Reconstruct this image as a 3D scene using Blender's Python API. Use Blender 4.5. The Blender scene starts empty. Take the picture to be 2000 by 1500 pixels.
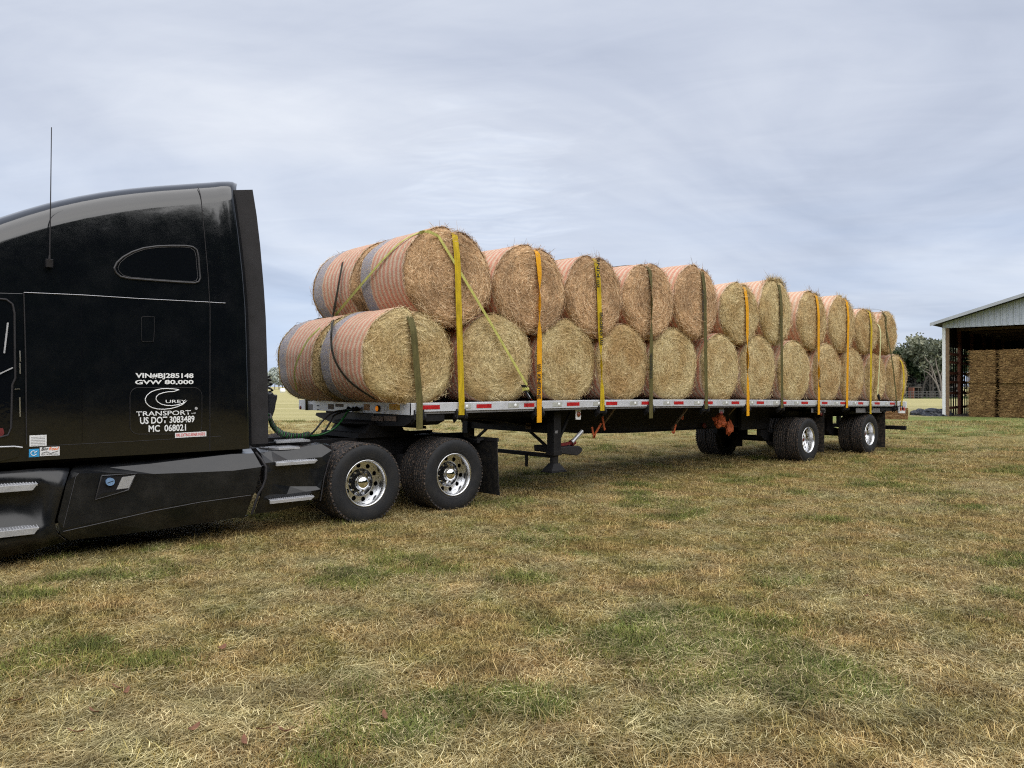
import bpy, bmesh, math, random
import numpy as np
from mathutils import Vector, Matrix, noise
random.seed(7); rng = np.random.default_rng(11)
S = bpy.context.scene; COL = S.collection
PI = math.pi
# ------------------------------------------------------------------ camera geometry (measured from the photograph)
TH, CX, CY, CH, Y0, F = 0.84914, -4.467, -7.627, 1.589, 754.8, 1450.0
CT, ST = math.cos(TH), math.sin(TH)
def at(px, py, Y=0.0):            # point on the plane y = Y
    u = (px-1000)/F; t = (Y-CY)/(ST-u*CT)
    return Vector((CX+t*(CT+u*ST), Y, CH-t*(py-Y0)/F))
def atS(px, py, s):               # point on the plane x = s
    u = (px-1000)/F; t = (s-CX)/(CT+u*ST)
    return Vector((s, CY+t*(ST-u*CT), CH-t*(py-Y0)/F))
def cw(X, Z, z=0.0):              # camera-aligned ground coordinates (right, forward) -> world
    return Vector((CX+Z*CT+X*ST, CY+Z*ST-X*CT, z))
def atD(px, d, z=0.0): return cw((px-1000)/F*d, d, z)
def gd(py): return CH*F/(py-Y0)   # distance of a ground point

# ------------------------------------------------------------------ materials
def newmat(name):
    m = bpy.data.materials.new(name); m.use_nodes = True
    return m, m.node_tree.nodes, m.node_tree.links, m.node_tree.nodes['Principled BSDF']
def simple(name, col, rough=.5, metal=0., bump=0., bscale=30., var=0., vscale=5., spec=.5, coat=0., emit=None, dirt=None, dirtamt=0.):
    m, N, L, b = newmat(name)
    b.inputs['Base Color'].default_value = (*col, 1); b.inputs['Roughness'].default_value = rough
    b.inputs['Metallic'].default_value = metal; b.inputs['Specular IOR Level'].default_value = spec
    b.inputs['Coat Weight'].default_value = coat; b.inputs['Coat Roughness'].default_value = .05
    tc = N.new('ShaderNodeTexCoord')
    if var or dirtamt:
        n = N.new('ShaderNodeTexNoise'); n.inputs['Scale'].default_value = vscale; n.inputs['Detail'].default_value = 8; n.inputs['Roughness'].default_value = .65
        L.new(tc.outputs['Object'], n.inputs['Vector'])
        r = N.new('ShaderNodeValToRGB'); L.new(n.outputs['Fac'], r.inputs['Fac'])
        if dirtamt:
            r.color_ramp.elements[0].position = .45; r.color_ramp.elements[1].position = .75
            r.color_ramp.elements[0].color = (*col, 1)
            r.color_ramp.elements[1].color = (*[c*(1-dirtamt)+d*dirtamt for c, d in zip(col, dirt)], 1)
        else:
            r.color_ramp.elements[0].position = .3; r.color_ramp.elements[1].position = .7
            r.color_ramp.elements[0].color = (*[c*(1-var) for c in col], 1); r.color_ramp.elements[1].color = (*[min(1, c*(1+var)) for c in col], 1)
        L.new(r.outputs['Color'], b.inputs['Base Color'])
        mr = N.new('ShaderNodeMapRange'); mr.inputs[3].default_value = max(0, rough-.12); mr.inputs[4].default_value = min(1, rough+.15)
        L.new(n.outputs['Fac'], mr.inputs[0]); L.new(mr.outputs[0], b.inputs['Roughness'])
    if bump:
        n2 = N.new('ShaderNodeTexNoise'); n2.inputs['Scale'].default_value = bscale; n2.inputs['Detail'].default_value = 5
        L.new(tc.outputs['Object'], n2.inputs['Vector'])
        bp = N.new('ShaderNodeBump'); bp.inputs['Strength'].default_value = bump; bp.inputs['Distance'].default_value = .02
        L.new(n2.outputs['Fac'], bp.inputs['Height']); L.new(bp.outputs['Normal'], b.inputs['Normal'])
    if emit:
        b.inputs['Emission Color'].default_value = (*emit[0], 1); b.inputs['Emission Strength'].default_value = emit[1]
    return m
M = {}
def ior(m, v): m.node_tree.nodes['Principled BSDF'].inputs['IOR'].default_value = v; return m
M['paint'] = simple('black_truck_paint', (.0035, .0045, .0065), .07, spec=.5, coat=.6, bump=.22, bscale=1.5, dirt=(.05, .052, .056), dirtamt=.07, vscale=3.5)
ior(M['paint'], 1.56)
M['paint_dusty'] = ior(simple('dusty_black_panel', (.006, .007, .009), .22, spec=.5, dirt=(.07, .065, .058), dirtamt=.20, vscale=5), 1.5)
M['plastic'] = simple('dark_grey_plastic', (.021, .020, .023), .55, spec=.35, var=.25, vscale=6)
M['black'] = simple('black_steel', (.008, .008, .010), .6, spec=.25, dirt=(.05, .045, .04), dirtamt=.2, vscale=5)
M['blackgloss'] = simple('gloss_black', (.004, .004, .006), .06, spec=.5)
M['rubber'] = simple('tyre_sidewall', (.016, .017, .020), .62, spec=.3, dirt=(.05, .045, .038), dirtamt=.35, vscale=7)
M['chrome'] = simple('chrome', (.85, .86, .88), .05, 1.)
M['alu'] = simple('polished_aluminium', (.70, .71, .73), .27, 1.)
M['alu_dull'] = simple('dull_aluminium', (.50, .51, .54), .42, .55, var=.14, vscale=7, bump=.05)
M['rail'] = simple('painted_rail_aluminium', (.66, .69, .76), .38, .25, dirt=(.35, .33, .30), dirtamt=.55, vscale=4)
M['greyrail'] = simple('grey_flange', (.22, .22, .23), .5, .4, var=.3, vscale=8)
M['white'] = simple('white_paint', (.74, .75, .77), .5, var=.08, vscale=4)
M['letter'] = simple('white_letters', (.80, .82, .84), .5)
M['highlight_line'] = simple('seam_highlight', (.45, .46, .50), .3, .6)  # bright colour stands for the highlight along the roof seam
M['red'] = simple('red_reflective', (.42, .012, .016), .35, var=.3, vscale=25)
M['amber'] = simple('amber_lens', (.75, .20, .01), .2, emit=((1., .30, .02), .35))
M['yellowlabel'] = simple('yellow_label', (.92, .60, .04), .5)
M['orangelabel'] = simple('orange_label', (.62, .28, .03), .5)
M['bluelabel'] = simple('blue_label', (.03, .30, .62), .45)
M['redtext'] = simple('red_letters', (.6, .05, .05), .5)
M['orangetext'] = simple('orange_letters', (.8, .2, .05), .5)
M['blacktext'] = simple('black_letters', (.012, .011, .010), .6)
M['greylabel'] = simple('grey_label', (.16, .16, .17), .6, var=.4, vscale=60)
M['brownlabel'] = simple('faded_brown_label', (.15, .11, .085), .7, var=.3, vscale=30)
M['glass'] = simple('tinted_glass', (.004, .005, .007), .03, spec=.5, bump=.12, bscale=5)
M['orange'] = simple('orange_webbing', (.40, .085, .025), .75, var=.4, vscale=18)
M['redpaint'] = simple('red_paint', (.13, .012, .014), .5, var=.3, vscale=12)
M['rust'] = simple('weathered_steel', (.13, .10, .08), .7, .2, var=.35, vscale=12)
M['hose_black'] = simple('black_rubber_hose', (.03, .03, .033), .45)
M['hose_green'] = simple('green_hose', (.012, .12, .025), .4)
M['wood'] = simple('old_wood', (.17, .11, .065), .8, var=.35, vscale=8)
M['redwood'] = simple('red_brown_wood', (.16, .055, .03), .8, var=.35, vscale=8)
M['barnwhite'] = simple('white_metal_siding', (.46, .50, .57), .5, var=.13, vscale=1.2)
M['roof'] = simple('galvanised_roof', (.42, .44, .47), .45, .3, var=.1, vscale=1)
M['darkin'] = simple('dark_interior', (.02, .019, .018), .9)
M['tarp'] = simple('black_plastic_tarp', (.018, .020, .028), .35, bump=.4, bscale=6)
M['bark'] = simple('pale_bark', (.17, .15, .13), .9, var=.3, vscale=4, bump=.3)
M['barkdark'] = simple('dark_bark', (.07, .06, .05), .9, var=.3, vscale=4)
M['fence'] = simple('weathered_posts', (.07, .065, .06), .8, var=.3)

def strapmat(name, col, dirt=.35):
    m, N, L, b = newmat(name)
    tc = N.new('ShaderNodeTexCoord'); n = N.new('ShaderNodeTexNoise'); n.inputs['Scale'].default_value = 9; n.inputs['Detail'].default_value = 7
    mp = N.new('ShaderNodeMapping'); mp.inputs['Scale'].default_value = (3, 3, .6); L.new(tc.outputs['Object'], mp.inputs['Vector']); L.new(mp.outputs[0], n.inputs['Vector'])
    r = N.new('ShaderNodeValToRGB'); r.color_ramp.elements[0].position = .35; r.color_ramp.elements[1].position = .72
    r.color_ramp.elements[0].color = (*col, 1); r.color_ramp.elements[1].color = (*[c*(1-dirt) for c in col], 1)
    L.new(n.outputs['Fac'], r.inputs['Fac']); L.new(r.outputs['Color'], b.inputs['Base Color'])
    w = N.new('ShaderNodeTexWave'); w.inputs['Scale'].default_value = 60; w.bands_direction = 'Z'; L.new(tc.outputs['Object'], w.inputs['Vector'])
    bp = N.new('ShaderNodeBump'); bp.inputs['Strength'].default_value = .25; bp.inputs['Distance'].default_value = .003
    L.new(w.outputs['Fac'], bp.inputs['Height']); L.new(bp.outputs['Normal'], b.inputs['Normal'])
    b.inputs['Roughness'].default_value = .65; b.inputs['Specular IOR Level'].default_value = .25
    return m
M['s_amber'] = strapmat('amber_webbing', (.80, .38, .010), .2)
M['s_yellow'] = strapmat('yellow_webbing', (.62, .44, .015), .45)
M['s_olive'] = strapmat('olive_webbing', (.13, .115, .040), .5)
M['s_dark'] = strapmat('dark_webbing', (.055, .05, .035), .4)
M['s_lime'] = strapmat('lime_webbing', (.55, .54, .15), .25)
M['s_pale'] = strapmat('pale_webbing', (.62, .62, .33), .2)

def tread_mat():
    m, N, L, b = newmat('tyre_tread')
    tc = N.new('ShaderNodeTexCoord')
    v = N.new('ShaderNodeTexVoronoi'); v.inputs['Scale'].default_value = 26; L.new(tc.outputs['Object'], v.inputs['Vector'])
    n = N.new('ShaderNodeTexNoise'); n.inputs['Scale'].default_value = 42; n.inputs['Detail'].default_value = 6; L.new(tc.outputs['Object'], n.inputs['Vector'])
    r = N.new('ShaderNodeValToRGB'); e = r.color_ramp.elements
    e[0].position = .50; e[0].color = (.016, .016, .018, 1); e[1].position = .68; e[1].color = (.15, .105, .075, 1)
    L.new(n.outputs['Fac'], r.inputs['Fac']); L.new(r.outputs['Color'], b.inputs['Base Color'])
    bp = N.new('ShaderNodeBump'); bp.inputs['Strength'].default_value = .8; bp.inputs['Distance'].default_value = .012
    L.new(v.outputs['Distance'], bp.inputs['Height']); L.new(bp.outputs['Normal'], b.inputs['Normal'])
    b.inputs['Roughness'].default_value = .85
    return m
M['tread'] = tread_mat()

def straw_mat(name, dark, mid, light, dark_patch=None):
    m, N, L, b = newmat(name)
    a = N.new('ShaderNodeAttribute'); a.attribute_name = 'rnd'
    tc = N.new('ShaderNodeTexCoord'); oi = N.new('ShaderNodeObjectInfo')
    add = N.new('ShaderNodeVectorMath'); add.operation = 'ADD'
    cmb = N.new('ShaderNodeCombineXYZ'); mul = N.new('ShaderNodeMath'); mul.operation = 'MULTIPLY'; mul.inputs[1].default_value = 37
    L.new(oi.outputs['Random'], mul.inputs[0]); L.new(mul.outputs[0], cmb.inputs[0]); L.new(tc.outputs['Object'], add.inputs[0]); L.new(cmb.outputs[0], add.inputs[1])
    n = N.new('ShaderNodeTexNoise'); n.inputs['Scale'].default_value = 34; n.inputs['Detail'].default_value = 5; L.new(add.outputs[0], n.inputs['Vector'])
    big = N.new('ShaderNodeTexNoise'); big.inputs['Scale'].default_value = 2.6; big.inputs['Detail'].default_value = 4; L.new(add.outputs[0], big.inputs['Vector'])
    m1 = N.new('ShaderNodeMath'); m1.operation = 'MULTIPLY_ADD'; m1.inputs[1].default_value = .45; L.new(n.outputs['Fac'], m1.inputs[0])
    m2 = N.new('ShaderNodeMath'); m2.operation = 'MULTIPLY_ADD'; m2.inputs[1].default_value = .85; m2.inputs[2].default_value = -.14
    L.new(a.outputs['Fac'], m2.inputs[0]); L.new(m2.outputs[0], m1.inputs[2])
    r = N.new('ShaderNodeValToRGB'); e = r.color_ramp.elements
    e[0].position = .10; e[0].color = (*dark, 1); e[1].position = .85; e[1].color = (*light, 1)
    q = e.new(.45); q.color = (*mid, 1)
    L.new(m1.outputs[0], r.inputs['Fac'])
    mx = N.new('ShaderNodeMix'); mx.data_type = 'RGBA'; mx.blend_type = 'MULTIPLY'
    r2 = N.new('ShaderNodeValToRGB'); r2.color_ramp.elements[0].position = .38; r2.color_ramp.elements[1].position = .62
    dp = dark_patch or (.78, .74, .70); r2.color_ramp.elements[0].color = (*dp, 1); r2.color_ramp.elements[1].color = (1.12, 1.1, 1.05, 1)
    L.new(big.outputs['Fac'], r2.inputs['Fac']); mx.inputs[0].default_value = 1
    L.new(r.outputs['Color'], mx.inputs[6]); L.new(r2.outputs['Color'], mx.inputs[7]); L.new(mx.outputs[2], b.inputs['Base Color'])
    md = N.new('ShaderNodeTexNoise'); md.inputs['Scale'].default_value = 13; md.inputs['Detail'].default_value = 6; md.inputs['Roughness'].default_value = .7; L.new(add.outputs[0], md.inputs['Vector'])
    r3 = N.new('ShaderNodeValToRGB'); r3.color_ramp.elements[0].position = .36; r3.color_ramp.elements[1].position = .60; r3.color_ramp.elements[0].color = (.76, .73, .70, 1); r3.color_ramp.elements[1].color = (1.1, 1.1, 1.1, 1); L.new(md.outputs['Fac'], r3.inputs['Fac'])  # noise darkening puts the shade of crevices into the hay colour
    mx3 = N.new('ShaderNodeMix'); mx3.data_type = 'RGBA'; mx3.blend_type = 'MULTIPLY'; mx3.inputs[0].default_value = 1; L.new(mx.outputs[2], mx3.inputs[6]); L.new(r3.outputs['Color'], mx3.inputs[7]); L.new(mx3.outputs[2], b.inputs['Base Color'])
    bp = N.new('ShaderNodeBump'); bp.inputs['Strength'].default_value = .9; bp.inputs['Distance'].default_value = .02
    L.new(n.outputs['Fac'], bp.inputs['Height']); L.new(bp.outputs['Normal'], b.inputs['Normal'])
    b.inputs['Roughness'].default_value = .8; b.inputs['Specular IOR Level'].default_value = .2
    return m
M['straw_brown'] = straw_mat('brown_hay', (.16, .095, .048), (.62, .415, .24), (.90, .72, .50))
M['straw_green'] = straw_mat('greenish_hay', (.16, .128, .065), (.60, .50, .28), (.90, .80, .54), (.88, .76, .62))
M['straw_mix'] = straw_mat('olive_hay', (.14, .110, .056), (.57, .45, .245), (.86, .74, .49), (.88, .74, .60))

def net_mat(name, red, pale, blue_at=.40):
    m, N, L, b = newmat(name)
    tc = N.new('ShaderNodeTexCoord'); sp = N.new('ShaderNodeSeparateXYZ'); L.new(tc.outputs['Object'], sp.inputs[0])
    n = N.new('ShaderNodeTexNoise'); n.inputs['Scale'].default_value = 60; n.inputs['Detail'].default_value = 4; L.new(tc.outputs['Object'], n.inputs['Vector'])
    lo = N.new('ShaderNodeTexNoise'); lo.inputs['Scale'].default_value = 2.5; lo.inputs['Detail'].default_value = 3; L.new(tc.outputs['Object'], lo.inputs['Vector'])
    wob = N.new('ShaderNodeMath'); wob.operation = 'MULTIPLY_ADD'; wob.inputs[1].default_value = .05; L.new(lo.outputs['Fac'], wob.inputs[0])
    w2 = N.new('ShaderNodeTexNoise'); w2.inputs['Scale'].default_value = 14; w2.inputs['Detail'].default_value = 4; L.new(tc.outputs['Object'], w2.inputs['Vector'])
    w3 = N.new('ShaderNodeMath'); w3.operation = 'MULTIPLY_ADD'; w3.inputs[1].default_value = .035; L.new(w2.outputs['Fac'], w3.inputs[0]); L.new(sp.outputs['Y'], w3.inputs[2]); L.new(w3.outputs[0], wob.inputs[2])
    fr = N.new('ShaderNodeMath'); fr.operation = 'MULTIPLY'; fr.inputs[1].default_value = 10.; L.new(wob.outputs[0], fr.inputs[0])
    f2 = N.new('ShaderNodeMath'); f2.operation = 'PINGPONG'; f2.inputs[1].default_value = .5; L.new(fr.outputs[0], f2.inputs[0])
    ad = N.new('ShaderNodeMath'); ad.operation = 'MULTIPLY_ADD'; ad.inputs[1].default_value = .80; L.new(n.outputs['Fac'], ad.inputs[0]); L.new(f2.outputs[0], ad.inputs[2])
    r = N.new('ShaderNodeValToRGB'); e = r.color_ramp.elements; e[0].position = .50; e[0].color = (*pale, 1); e[1].position = .76; e[1].color = (*red, 1)
    L.new(ad.outputs[0], r.inputs['Fac'])
    # blue star band near the inner end
    bl = N.new('ShaderNodeValToRGB'); e = bl.color_ramp.elements; e[0].position = .50; e[0].color = (.24, .25, .33, 1); e[1].position = .62; e[1].color = (.54, .51, .48, 1)
    L.new(n.outputs['Fac'], bl.inputs['Fac'])
    gt = N.new('ShaderNodeMath'); gt.operation = 'GREATER_THAN'; gt.inputs[1].default_value = blue_at-.10; L.new(wob.outputs[0], gt.inputs[0])
    mx = N.new('ShaderNodeMix'); mx.data_type = 'RGBA'; L.new(gt.outputs[0], mx.inputs[0]); L.new(r.outputs['Color'], mx.inputs[6]); L.new(bl.outputs['Color'], mx.inputs[7])
    # straw showing through
    v = N.new('ShaderNodeTexNoise'); v.inputs['Scale'].default_value = 90; v.inputs['Detail'].default_value = 3; L.new(tc.outputs['Object'], v.inputs['Vector'])
    vr = N.new('ShaderNodeValToRGB'); vr.color_ramp.elements[0].position = .46; vr.color_ramp.elements[1].position = .60; L.new(v.outputs['Fac'], vr.inputs['Fac'])
    lw = N.new('ShaderNodeMapRange'); lw.inputs[1].default_value = .35; lw.inputs[2].default_value = .65; lw.inputs[3].default_value = .35; lw.inputs[4].default_value = 1.0; L.new(lo.outputs['Fac'], lw.inputs[0])
    ml = N.new('ShaderNodeMath'); ml.operation = 'MULTIPLY'; L.new(lw.outputs[0], ml.inputs[1]); L.new(vr.outputs['Color'], ml.inputs[0])
    m3 = N.new('ShaderNodeMix'); m3.data_type = 'RGBA'; L.new(ml.outputs[0], m3.inputs[0]); L.new(mx.outputs[2], m3.inputs[6]); m3.inputs[7].default_value = (.46, .33, .20, 1)
    L.new(m3.outputs[2], b.inputs['Base Color'])
    bp = N.new('ShaderNodeBump'); bp.inputs['Strength'].default_value = .5; bp.inputs['Distance'].default_value = .01
    L.new(v.outputs['Fac'], bp.inputs['Height']); L.new(bp.outputs['Normal'], b.inputs['Normal'])
    b.inputs['Roughness'].default_value = .6; b.inputs['Specular IOR Level'].default_value = .3
    return m
M['net'] = net_mat('striped_net_wrap', (.62, .25, .17), (.68, .54, .40))
M['net_pale'] = net_mat('faded_striped_net_wrap', (.68, .36, .24), (.74, .58, .44))

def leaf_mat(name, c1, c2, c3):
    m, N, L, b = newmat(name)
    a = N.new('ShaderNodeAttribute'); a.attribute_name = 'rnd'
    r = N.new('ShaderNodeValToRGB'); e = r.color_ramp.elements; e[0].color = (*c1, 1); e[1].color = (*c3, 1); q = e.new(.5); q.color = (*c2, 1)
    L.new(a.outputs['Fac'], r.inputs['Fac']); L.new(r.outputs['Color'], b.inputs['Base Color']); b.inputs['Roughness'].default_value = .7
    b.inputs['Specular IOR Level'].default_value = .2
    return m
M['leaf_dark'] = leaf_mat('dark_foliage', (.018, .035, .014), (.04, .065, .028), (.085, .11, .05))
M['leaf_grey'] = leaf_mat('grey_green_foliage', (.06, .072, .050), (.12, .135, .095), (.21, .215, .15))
M['leaf_far'] = leaf_mat('hazy_foliage', (.20, .24, .25), (.28, .32, .30), (.38, .41, .36))  # distance haze put into the leaf colours
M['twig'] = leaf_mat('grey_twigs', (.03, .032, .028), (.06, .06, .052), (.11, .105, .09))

# ground and grass share one world-space colour field
def ground_field(N, L):
    g = N.new('ShaderNodeNewGeometry')
    rot = N.new('ShaderNodeMapping'); rot.inputs['Rotation'].default_value = (0, 0, -(TH-PI/2)); L.new(g.outputs['Position'], rot.inputs['Vector'])
    st = N.new('ShaderNodeMapping'); st.inputs['Scale'].default_value = (.80, 1.0, 1.0); L.new(rot.outputs[0], st.inputs['Vector'])
    n1 = N.new('ShaderNodeTexNoise'); n1.inputs['Scale'].default_value = 1.7; n1.inputs['Detail'].default_value = 9; n1.inputs['Roughness'].default_value = .78; n1.inputs['Distortion'].default_value = .4
    L.new(st.outputs[0], n1.inputs['Vector'])
    r1 = N.new('ShaderNodeValToRGB'); e = r1.color_ramp.elements; e[0].position = .39; e[0].color = (0, 0, 0, 1); e[1].position = .64; e[1].color = (1, 1, 1, 1)
    L.new(n1.outputs['Fac'], r1.inputs['Fac'])
    n2 = N.new('ShaderNodeTexNoise'); n2.inputs['Scale'].default_value = 3.0; n2.inputs['Detail'].default_value = 8; n2.inputs['Roughness'].default_value = .75
    mp = N.new('ShaderNodeMapping'); mp.inputs['Location'].default_value = (31, 17, 0); L.new(st.outputs[0], mp.inputs['Vector']); L.new(mp.outputs[0], n2.inputs['Vector'])
    return g, rot, r1, n2
def depth_field(N, L, g):
    # distance from the truck's side of the field, in metres along the barn direction
    v = N.new('ShaderNodeVectorMath'); v.operation = 'DOT_PRODUCT'; v.inputs[1].default_value = (CT, ST, 0); L.new(g.outputs['Position'], v.inputs[0])
    a = N.new('ShaderNodeMath'); a.operation = 'ADD'; a.inputs[1].default_value = -(CX*CT+CY*ST); L.new(v.outputs['Value'], a.inputs[0])
    return a
def ramp(N, stops):
    r = N.new('ShaderNodeValToRGB'); e = r.color_ramp.elements
    e[0].position, e[0].color = stops[0][0], (*stops[0][1], 1); e[1].position, e[1].color = stops[-1][0], (*stops[-1][1], 1)
    for p, c in stops[1:-1]: q = e.new(p); q.color = (*c, 1)
    return r
def grass_mat(name, tan, green, tip=1.0, greenmix=1.0):
    m, N, L, b = newmat(name)
    g, rot, r1, n2 = ground_field(N, L)
    a = N.new('ShaderNodeAttribute'); a.attribute_name = 'rnd'
    t = ramp(N, [(0, tan[0]), (.5, tan[1]), (1, tan[2])]); L.new(a.outputs['Fac'], t.inputs['Fac'])
    gr = ramp(N, [(0, green[0]), (1, green[1])]); L.new(a.outputs['Fac'], gr.inputs['Fac'])
    gm = N.new('ShaderNodeMath'); gm.operation = 'MULTIPLY'; gm.inputs[1].default_value = greenmix; L.new(r1.outputs['Color'], gm.inputs[0])
    mx = N.new('ShaderNodeMix'); mx.data_type = 'RGBA'; L.new(gm.outputs[0], mx.inputs[0]); L.new(t.outputs['Color'], mx.inputs[6]); L.new(gr.outputs['Color'], mx.inputs[7])
    mm = N.new('ShaderNodeMix'); mm.data_type = 'RGBA'; mm.blend_type = 'MULTIPLY'; mm.inputs[0].default_value = 1
    r2 = ramp(N, [(.36, (.46, .43, .38)), (.62, (1.26, 1.18, 1.05))]); L.new(n2.outputs['Fac'], r2.inputs['Fac'])
    L.new(mx.outputs[2], mm.inputs[6]); L.new(r2.outputs['Color'], mm.inputs[7]); L.new(mm.outputs[2], b.inputs['Base Color'])
    b.inputs['Roughness'].default_value = .75; b.inputs['Specular IOR Level'].default_value = .25
    return m
M['blade'] = grass_mat('short_dry_grass', [(.09, .052, .020), (.42, .285, .115), (.84, .66, .35)], [(.055, .07, .015), (.34, .345, .10)], greenmix=.9)
M['blade_green'] = grass_mat('green_grass', [(.08, .10, .02), (.18, .19, .05), (.36, .34, .10)], [(.04, .075, .015), (.21, .27, .07)])
M['clipping'] = grass_mat('cut_grass_clippings', [(.20, .14, .055), (.50, .405, .21), (.95, .84, .54)], [(.18, .20, .09), (.68, .70, .42)], greenmix=.7)
M['deadleaf'] = simple('russet_dead_leaf', (.20, .09, .05), .8, var=.4, vscale=20)

def ground_mat():
    m, N, L, b = newmat('hay_field_ground')
    g, rot, r1, n2 = ground_field(N, L)
    fine = N.new('ShaderNodeTexNoise'); fine.inputs['Scale'].default_value = 16; fine.inputs['Detail'].default_value = 9; fine.inputs['Roughness'].default_value = .75; L.new(rot.outputs[0], fine.inputs['Vector'])
    # near ground below the blades
    tan = ramp(N, [(.34, (.05, .032, .011)), (.5, (.24, .165, .055)), (.66, (.52, .41, .17))]); L.new(fine.outputs['Fac'], tan.inputs['Fac'])
    grn = ramp(N, [(.34, (.025, .032, .007)), (.5, (.12, .135, .032)), (.66, (.30, .30, .09))]); L.new(fine.outputs['Fac'], grn.inputs['Fac'])
    k = N.new('ShaderNodeMath'); k.operation = 'MULTIPLY'; k.inputs[1].default_value = .8; L.new(r1.outputs['Color'], k.inputs[0])
    near = N.new('ShaderNodeMix'); near.data_type = 'RGBA'; L.new(k.outputs[0], near.inputs[0]); L.new(tan.outputs['Color'], near.inputs[6]); L.new(grn.outputs['Color'], near.inputs[7])
    mm = N.new('ShaderNodeMix'); mm.data_type = 'RGBA'; mm.blend_type = 'MULTIPLY'; mm.inputs[0].default_value = 1
    r2 = ramp(N, [(.35, (.62, .58, .52)), (.65, (1.15, 1.1, 1.02))]); L.new(n2.outputs['Fac'], r2.inputs['Fac']); L.new(near.outputs[2], mm.inputs[6]); L.new(r2.outputs['Color'], mm.inputs[7])
    # far mown hay field, windrows
    d = depth_field(N, L, g)
    far = ramp(N, [(.3, (.30, .275, .12)), (.5, (.39, .35, .165)), (.7, (.48, .43, .24))])
    fn = N.new('ShaderNodeTexNoise'); fn.inputs['Scale'].default_value = .35; fn.inputs['Detail'].default_value = 8; fn.inputs['Roughness'].default_value = .7
    fm = N.new('ShaderNodeMapping'); fm.inputs['Scale'].default_value = (.08, 1, 1); L.new(rot.outputs[0], fm.inputs['Vector']); L.new(fm.outputs[0], fn.inputs['Vector']); L.new(fn.outputs['Fac'], far.inputs['Fac'])
    wig = N.new('ShaderNodeTexNoise'); wig.inputs['Scale'].default_value = .5; wig.inputs['Detail'].default_value = 5; L.new(rot.outputs[0], wig.inputs['Vector'])
    dw = N.new('ShaderNodeMath'); dw.operation = 'MULTIPLY_ADD'; dw.inputs[1].default_value = 5; L.new(wig.outputs['Fac'], dw.inputs[0]); L.new(d.outputs[0], dw.inputs[2])
    mr = N.new('ShaderNodeMapRange'); mr.inputs[1].default_value = 19; mr.inputs[2].default_value = 34; L.new(dw.outputs[0], mr.inputs[0])
    mix2 = N.new('ShaderNodeMix'); mix2.data_type = 'RGBA'; L.new(mr.outputs[0], mix2.inputs[0]); L.new(mm.outputs[2], mix2.inputs[6]); L.new(far.outputs['Color'], mix2.inputs[7])
    # greener strip in front of the barn, and by the trees
    lat = N.new('ShaderNodeVectorMath'); lat.operation = 'DOT_PRODUCT'; lat.inputs[1].default_value = (ST, -CT, 0); L.new(g.outputs['Position'], lat.inputs[0])
    la = N.new('ShaderNodeMapRange'); la.inputs[1].default_value = 8; la.inputs[2].default_value = 11; L.new(lat.outputs['Value'], la.inputs[0])
    def band(a0, a1, b0, b1):
        x = N.new('ShaderNodeMapRange'); x.inputs[1].default_value = a0; x.inputs[2].default_value = a1; L.new(dw.outputs[0], x.inputs[0])
        y = N.new('ShaderNodeMapRange'); y.inputs[1].default_value = b0; y.inputs[2].default_value = b1; y.inputs[3].default_value = 1; y.inputs[4].default_value = 0; L.new(dw.outputs[0], y.inputs[0])
        z = N.new('ShaderNodeMath'); z.operation = 'MULTIPLY'; L.new(x.outputs[0], z.inputs[0]); L.new(y.outputs[0], z.inputs[1]); return z
    bd = band(25.5, 28, 41, 42.5); bl = N.new('ShaderNodeMath'); bl.operation = 'MULTIPLY'; L.new(bd.outputs[0], bl.inputs[0]); L.new(la.outputs[0], bl.inputs[1])
    b2 = N.new('ShaderNodeMath'); b2.operation = 'MULTIPLY'; b2.inputs[1].default_value = .9; L.new(bl.outputs[0], b2.inputs[0])
    gs = ramp(N, [(.3, (.085, .14, .03)), (.5, (.17, .22, .06)), (.75, (.40, .37, .15))]); gn = N.new('ShaderNodeTexNoise'); gn.inputs['Scale'].default_value = 1.0; gn.inputs['Detail'].default_value = 9; gn.inputs['Roughness'].default_value = .7
    gmm = N.new('ShaderNodeMapping'); gmm.inputs['Scale'].default_value = (.35, 1, 1); L.new(rot.outputs[0], gmm.inputs['Vector']); L.new(gmm.outputs[0], gn.inputs['Vector']); L.new(gn.outputs['Fac'], gs.inputs['Fac'])
    mix3 = N.new('ShaderNodeMix'); mix3.data_type = 'RGBA'; L.new(b2.outputs[0], mix3.inputs[0]); L.new(mix2.outputs[2], mix3.inputs[6]); L.new(gs.outputs['Color'], mix3.inputs[7])
    bt = band(97, 101, 121, 123); bt2 = N.new('ShaderNodeMath'); bt2.operation = 'MULTIPLY'; L.new(bt.outputs[0], bt2.inputs[0]); L.new(la.outputs[0], bt2.inputs[1])
    mix4 = N.new('ShaderNodeMix'); mix4.data_type = 'RGBA'; L.new(bt2.outputs[0], mix4.inputs[0]); L.new(mix3.outputs[2], mix4.inputs[6]); mix4.inputs[7].default_value = (.07, .10, .035, 1)
    L.new(mix4.outputs[2], b.inputs['Base Color'])
    bp = N.new('ShaderNodeBump'); bp.inputs['Strength'].default_value = 1; bp.inputs['Distance'].default_value = .05
    L.new(fine.outputs['Fac'], bp.inputs['Height']); L.new(bp.outputs['Normal'], b.inputs['Normal'])
    b.inputs['Roughness'].default_value = .9; b.inputs['Specular IOR Level'].default_value = .1
    return m
M['ground'] = ground_mat()

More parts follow.
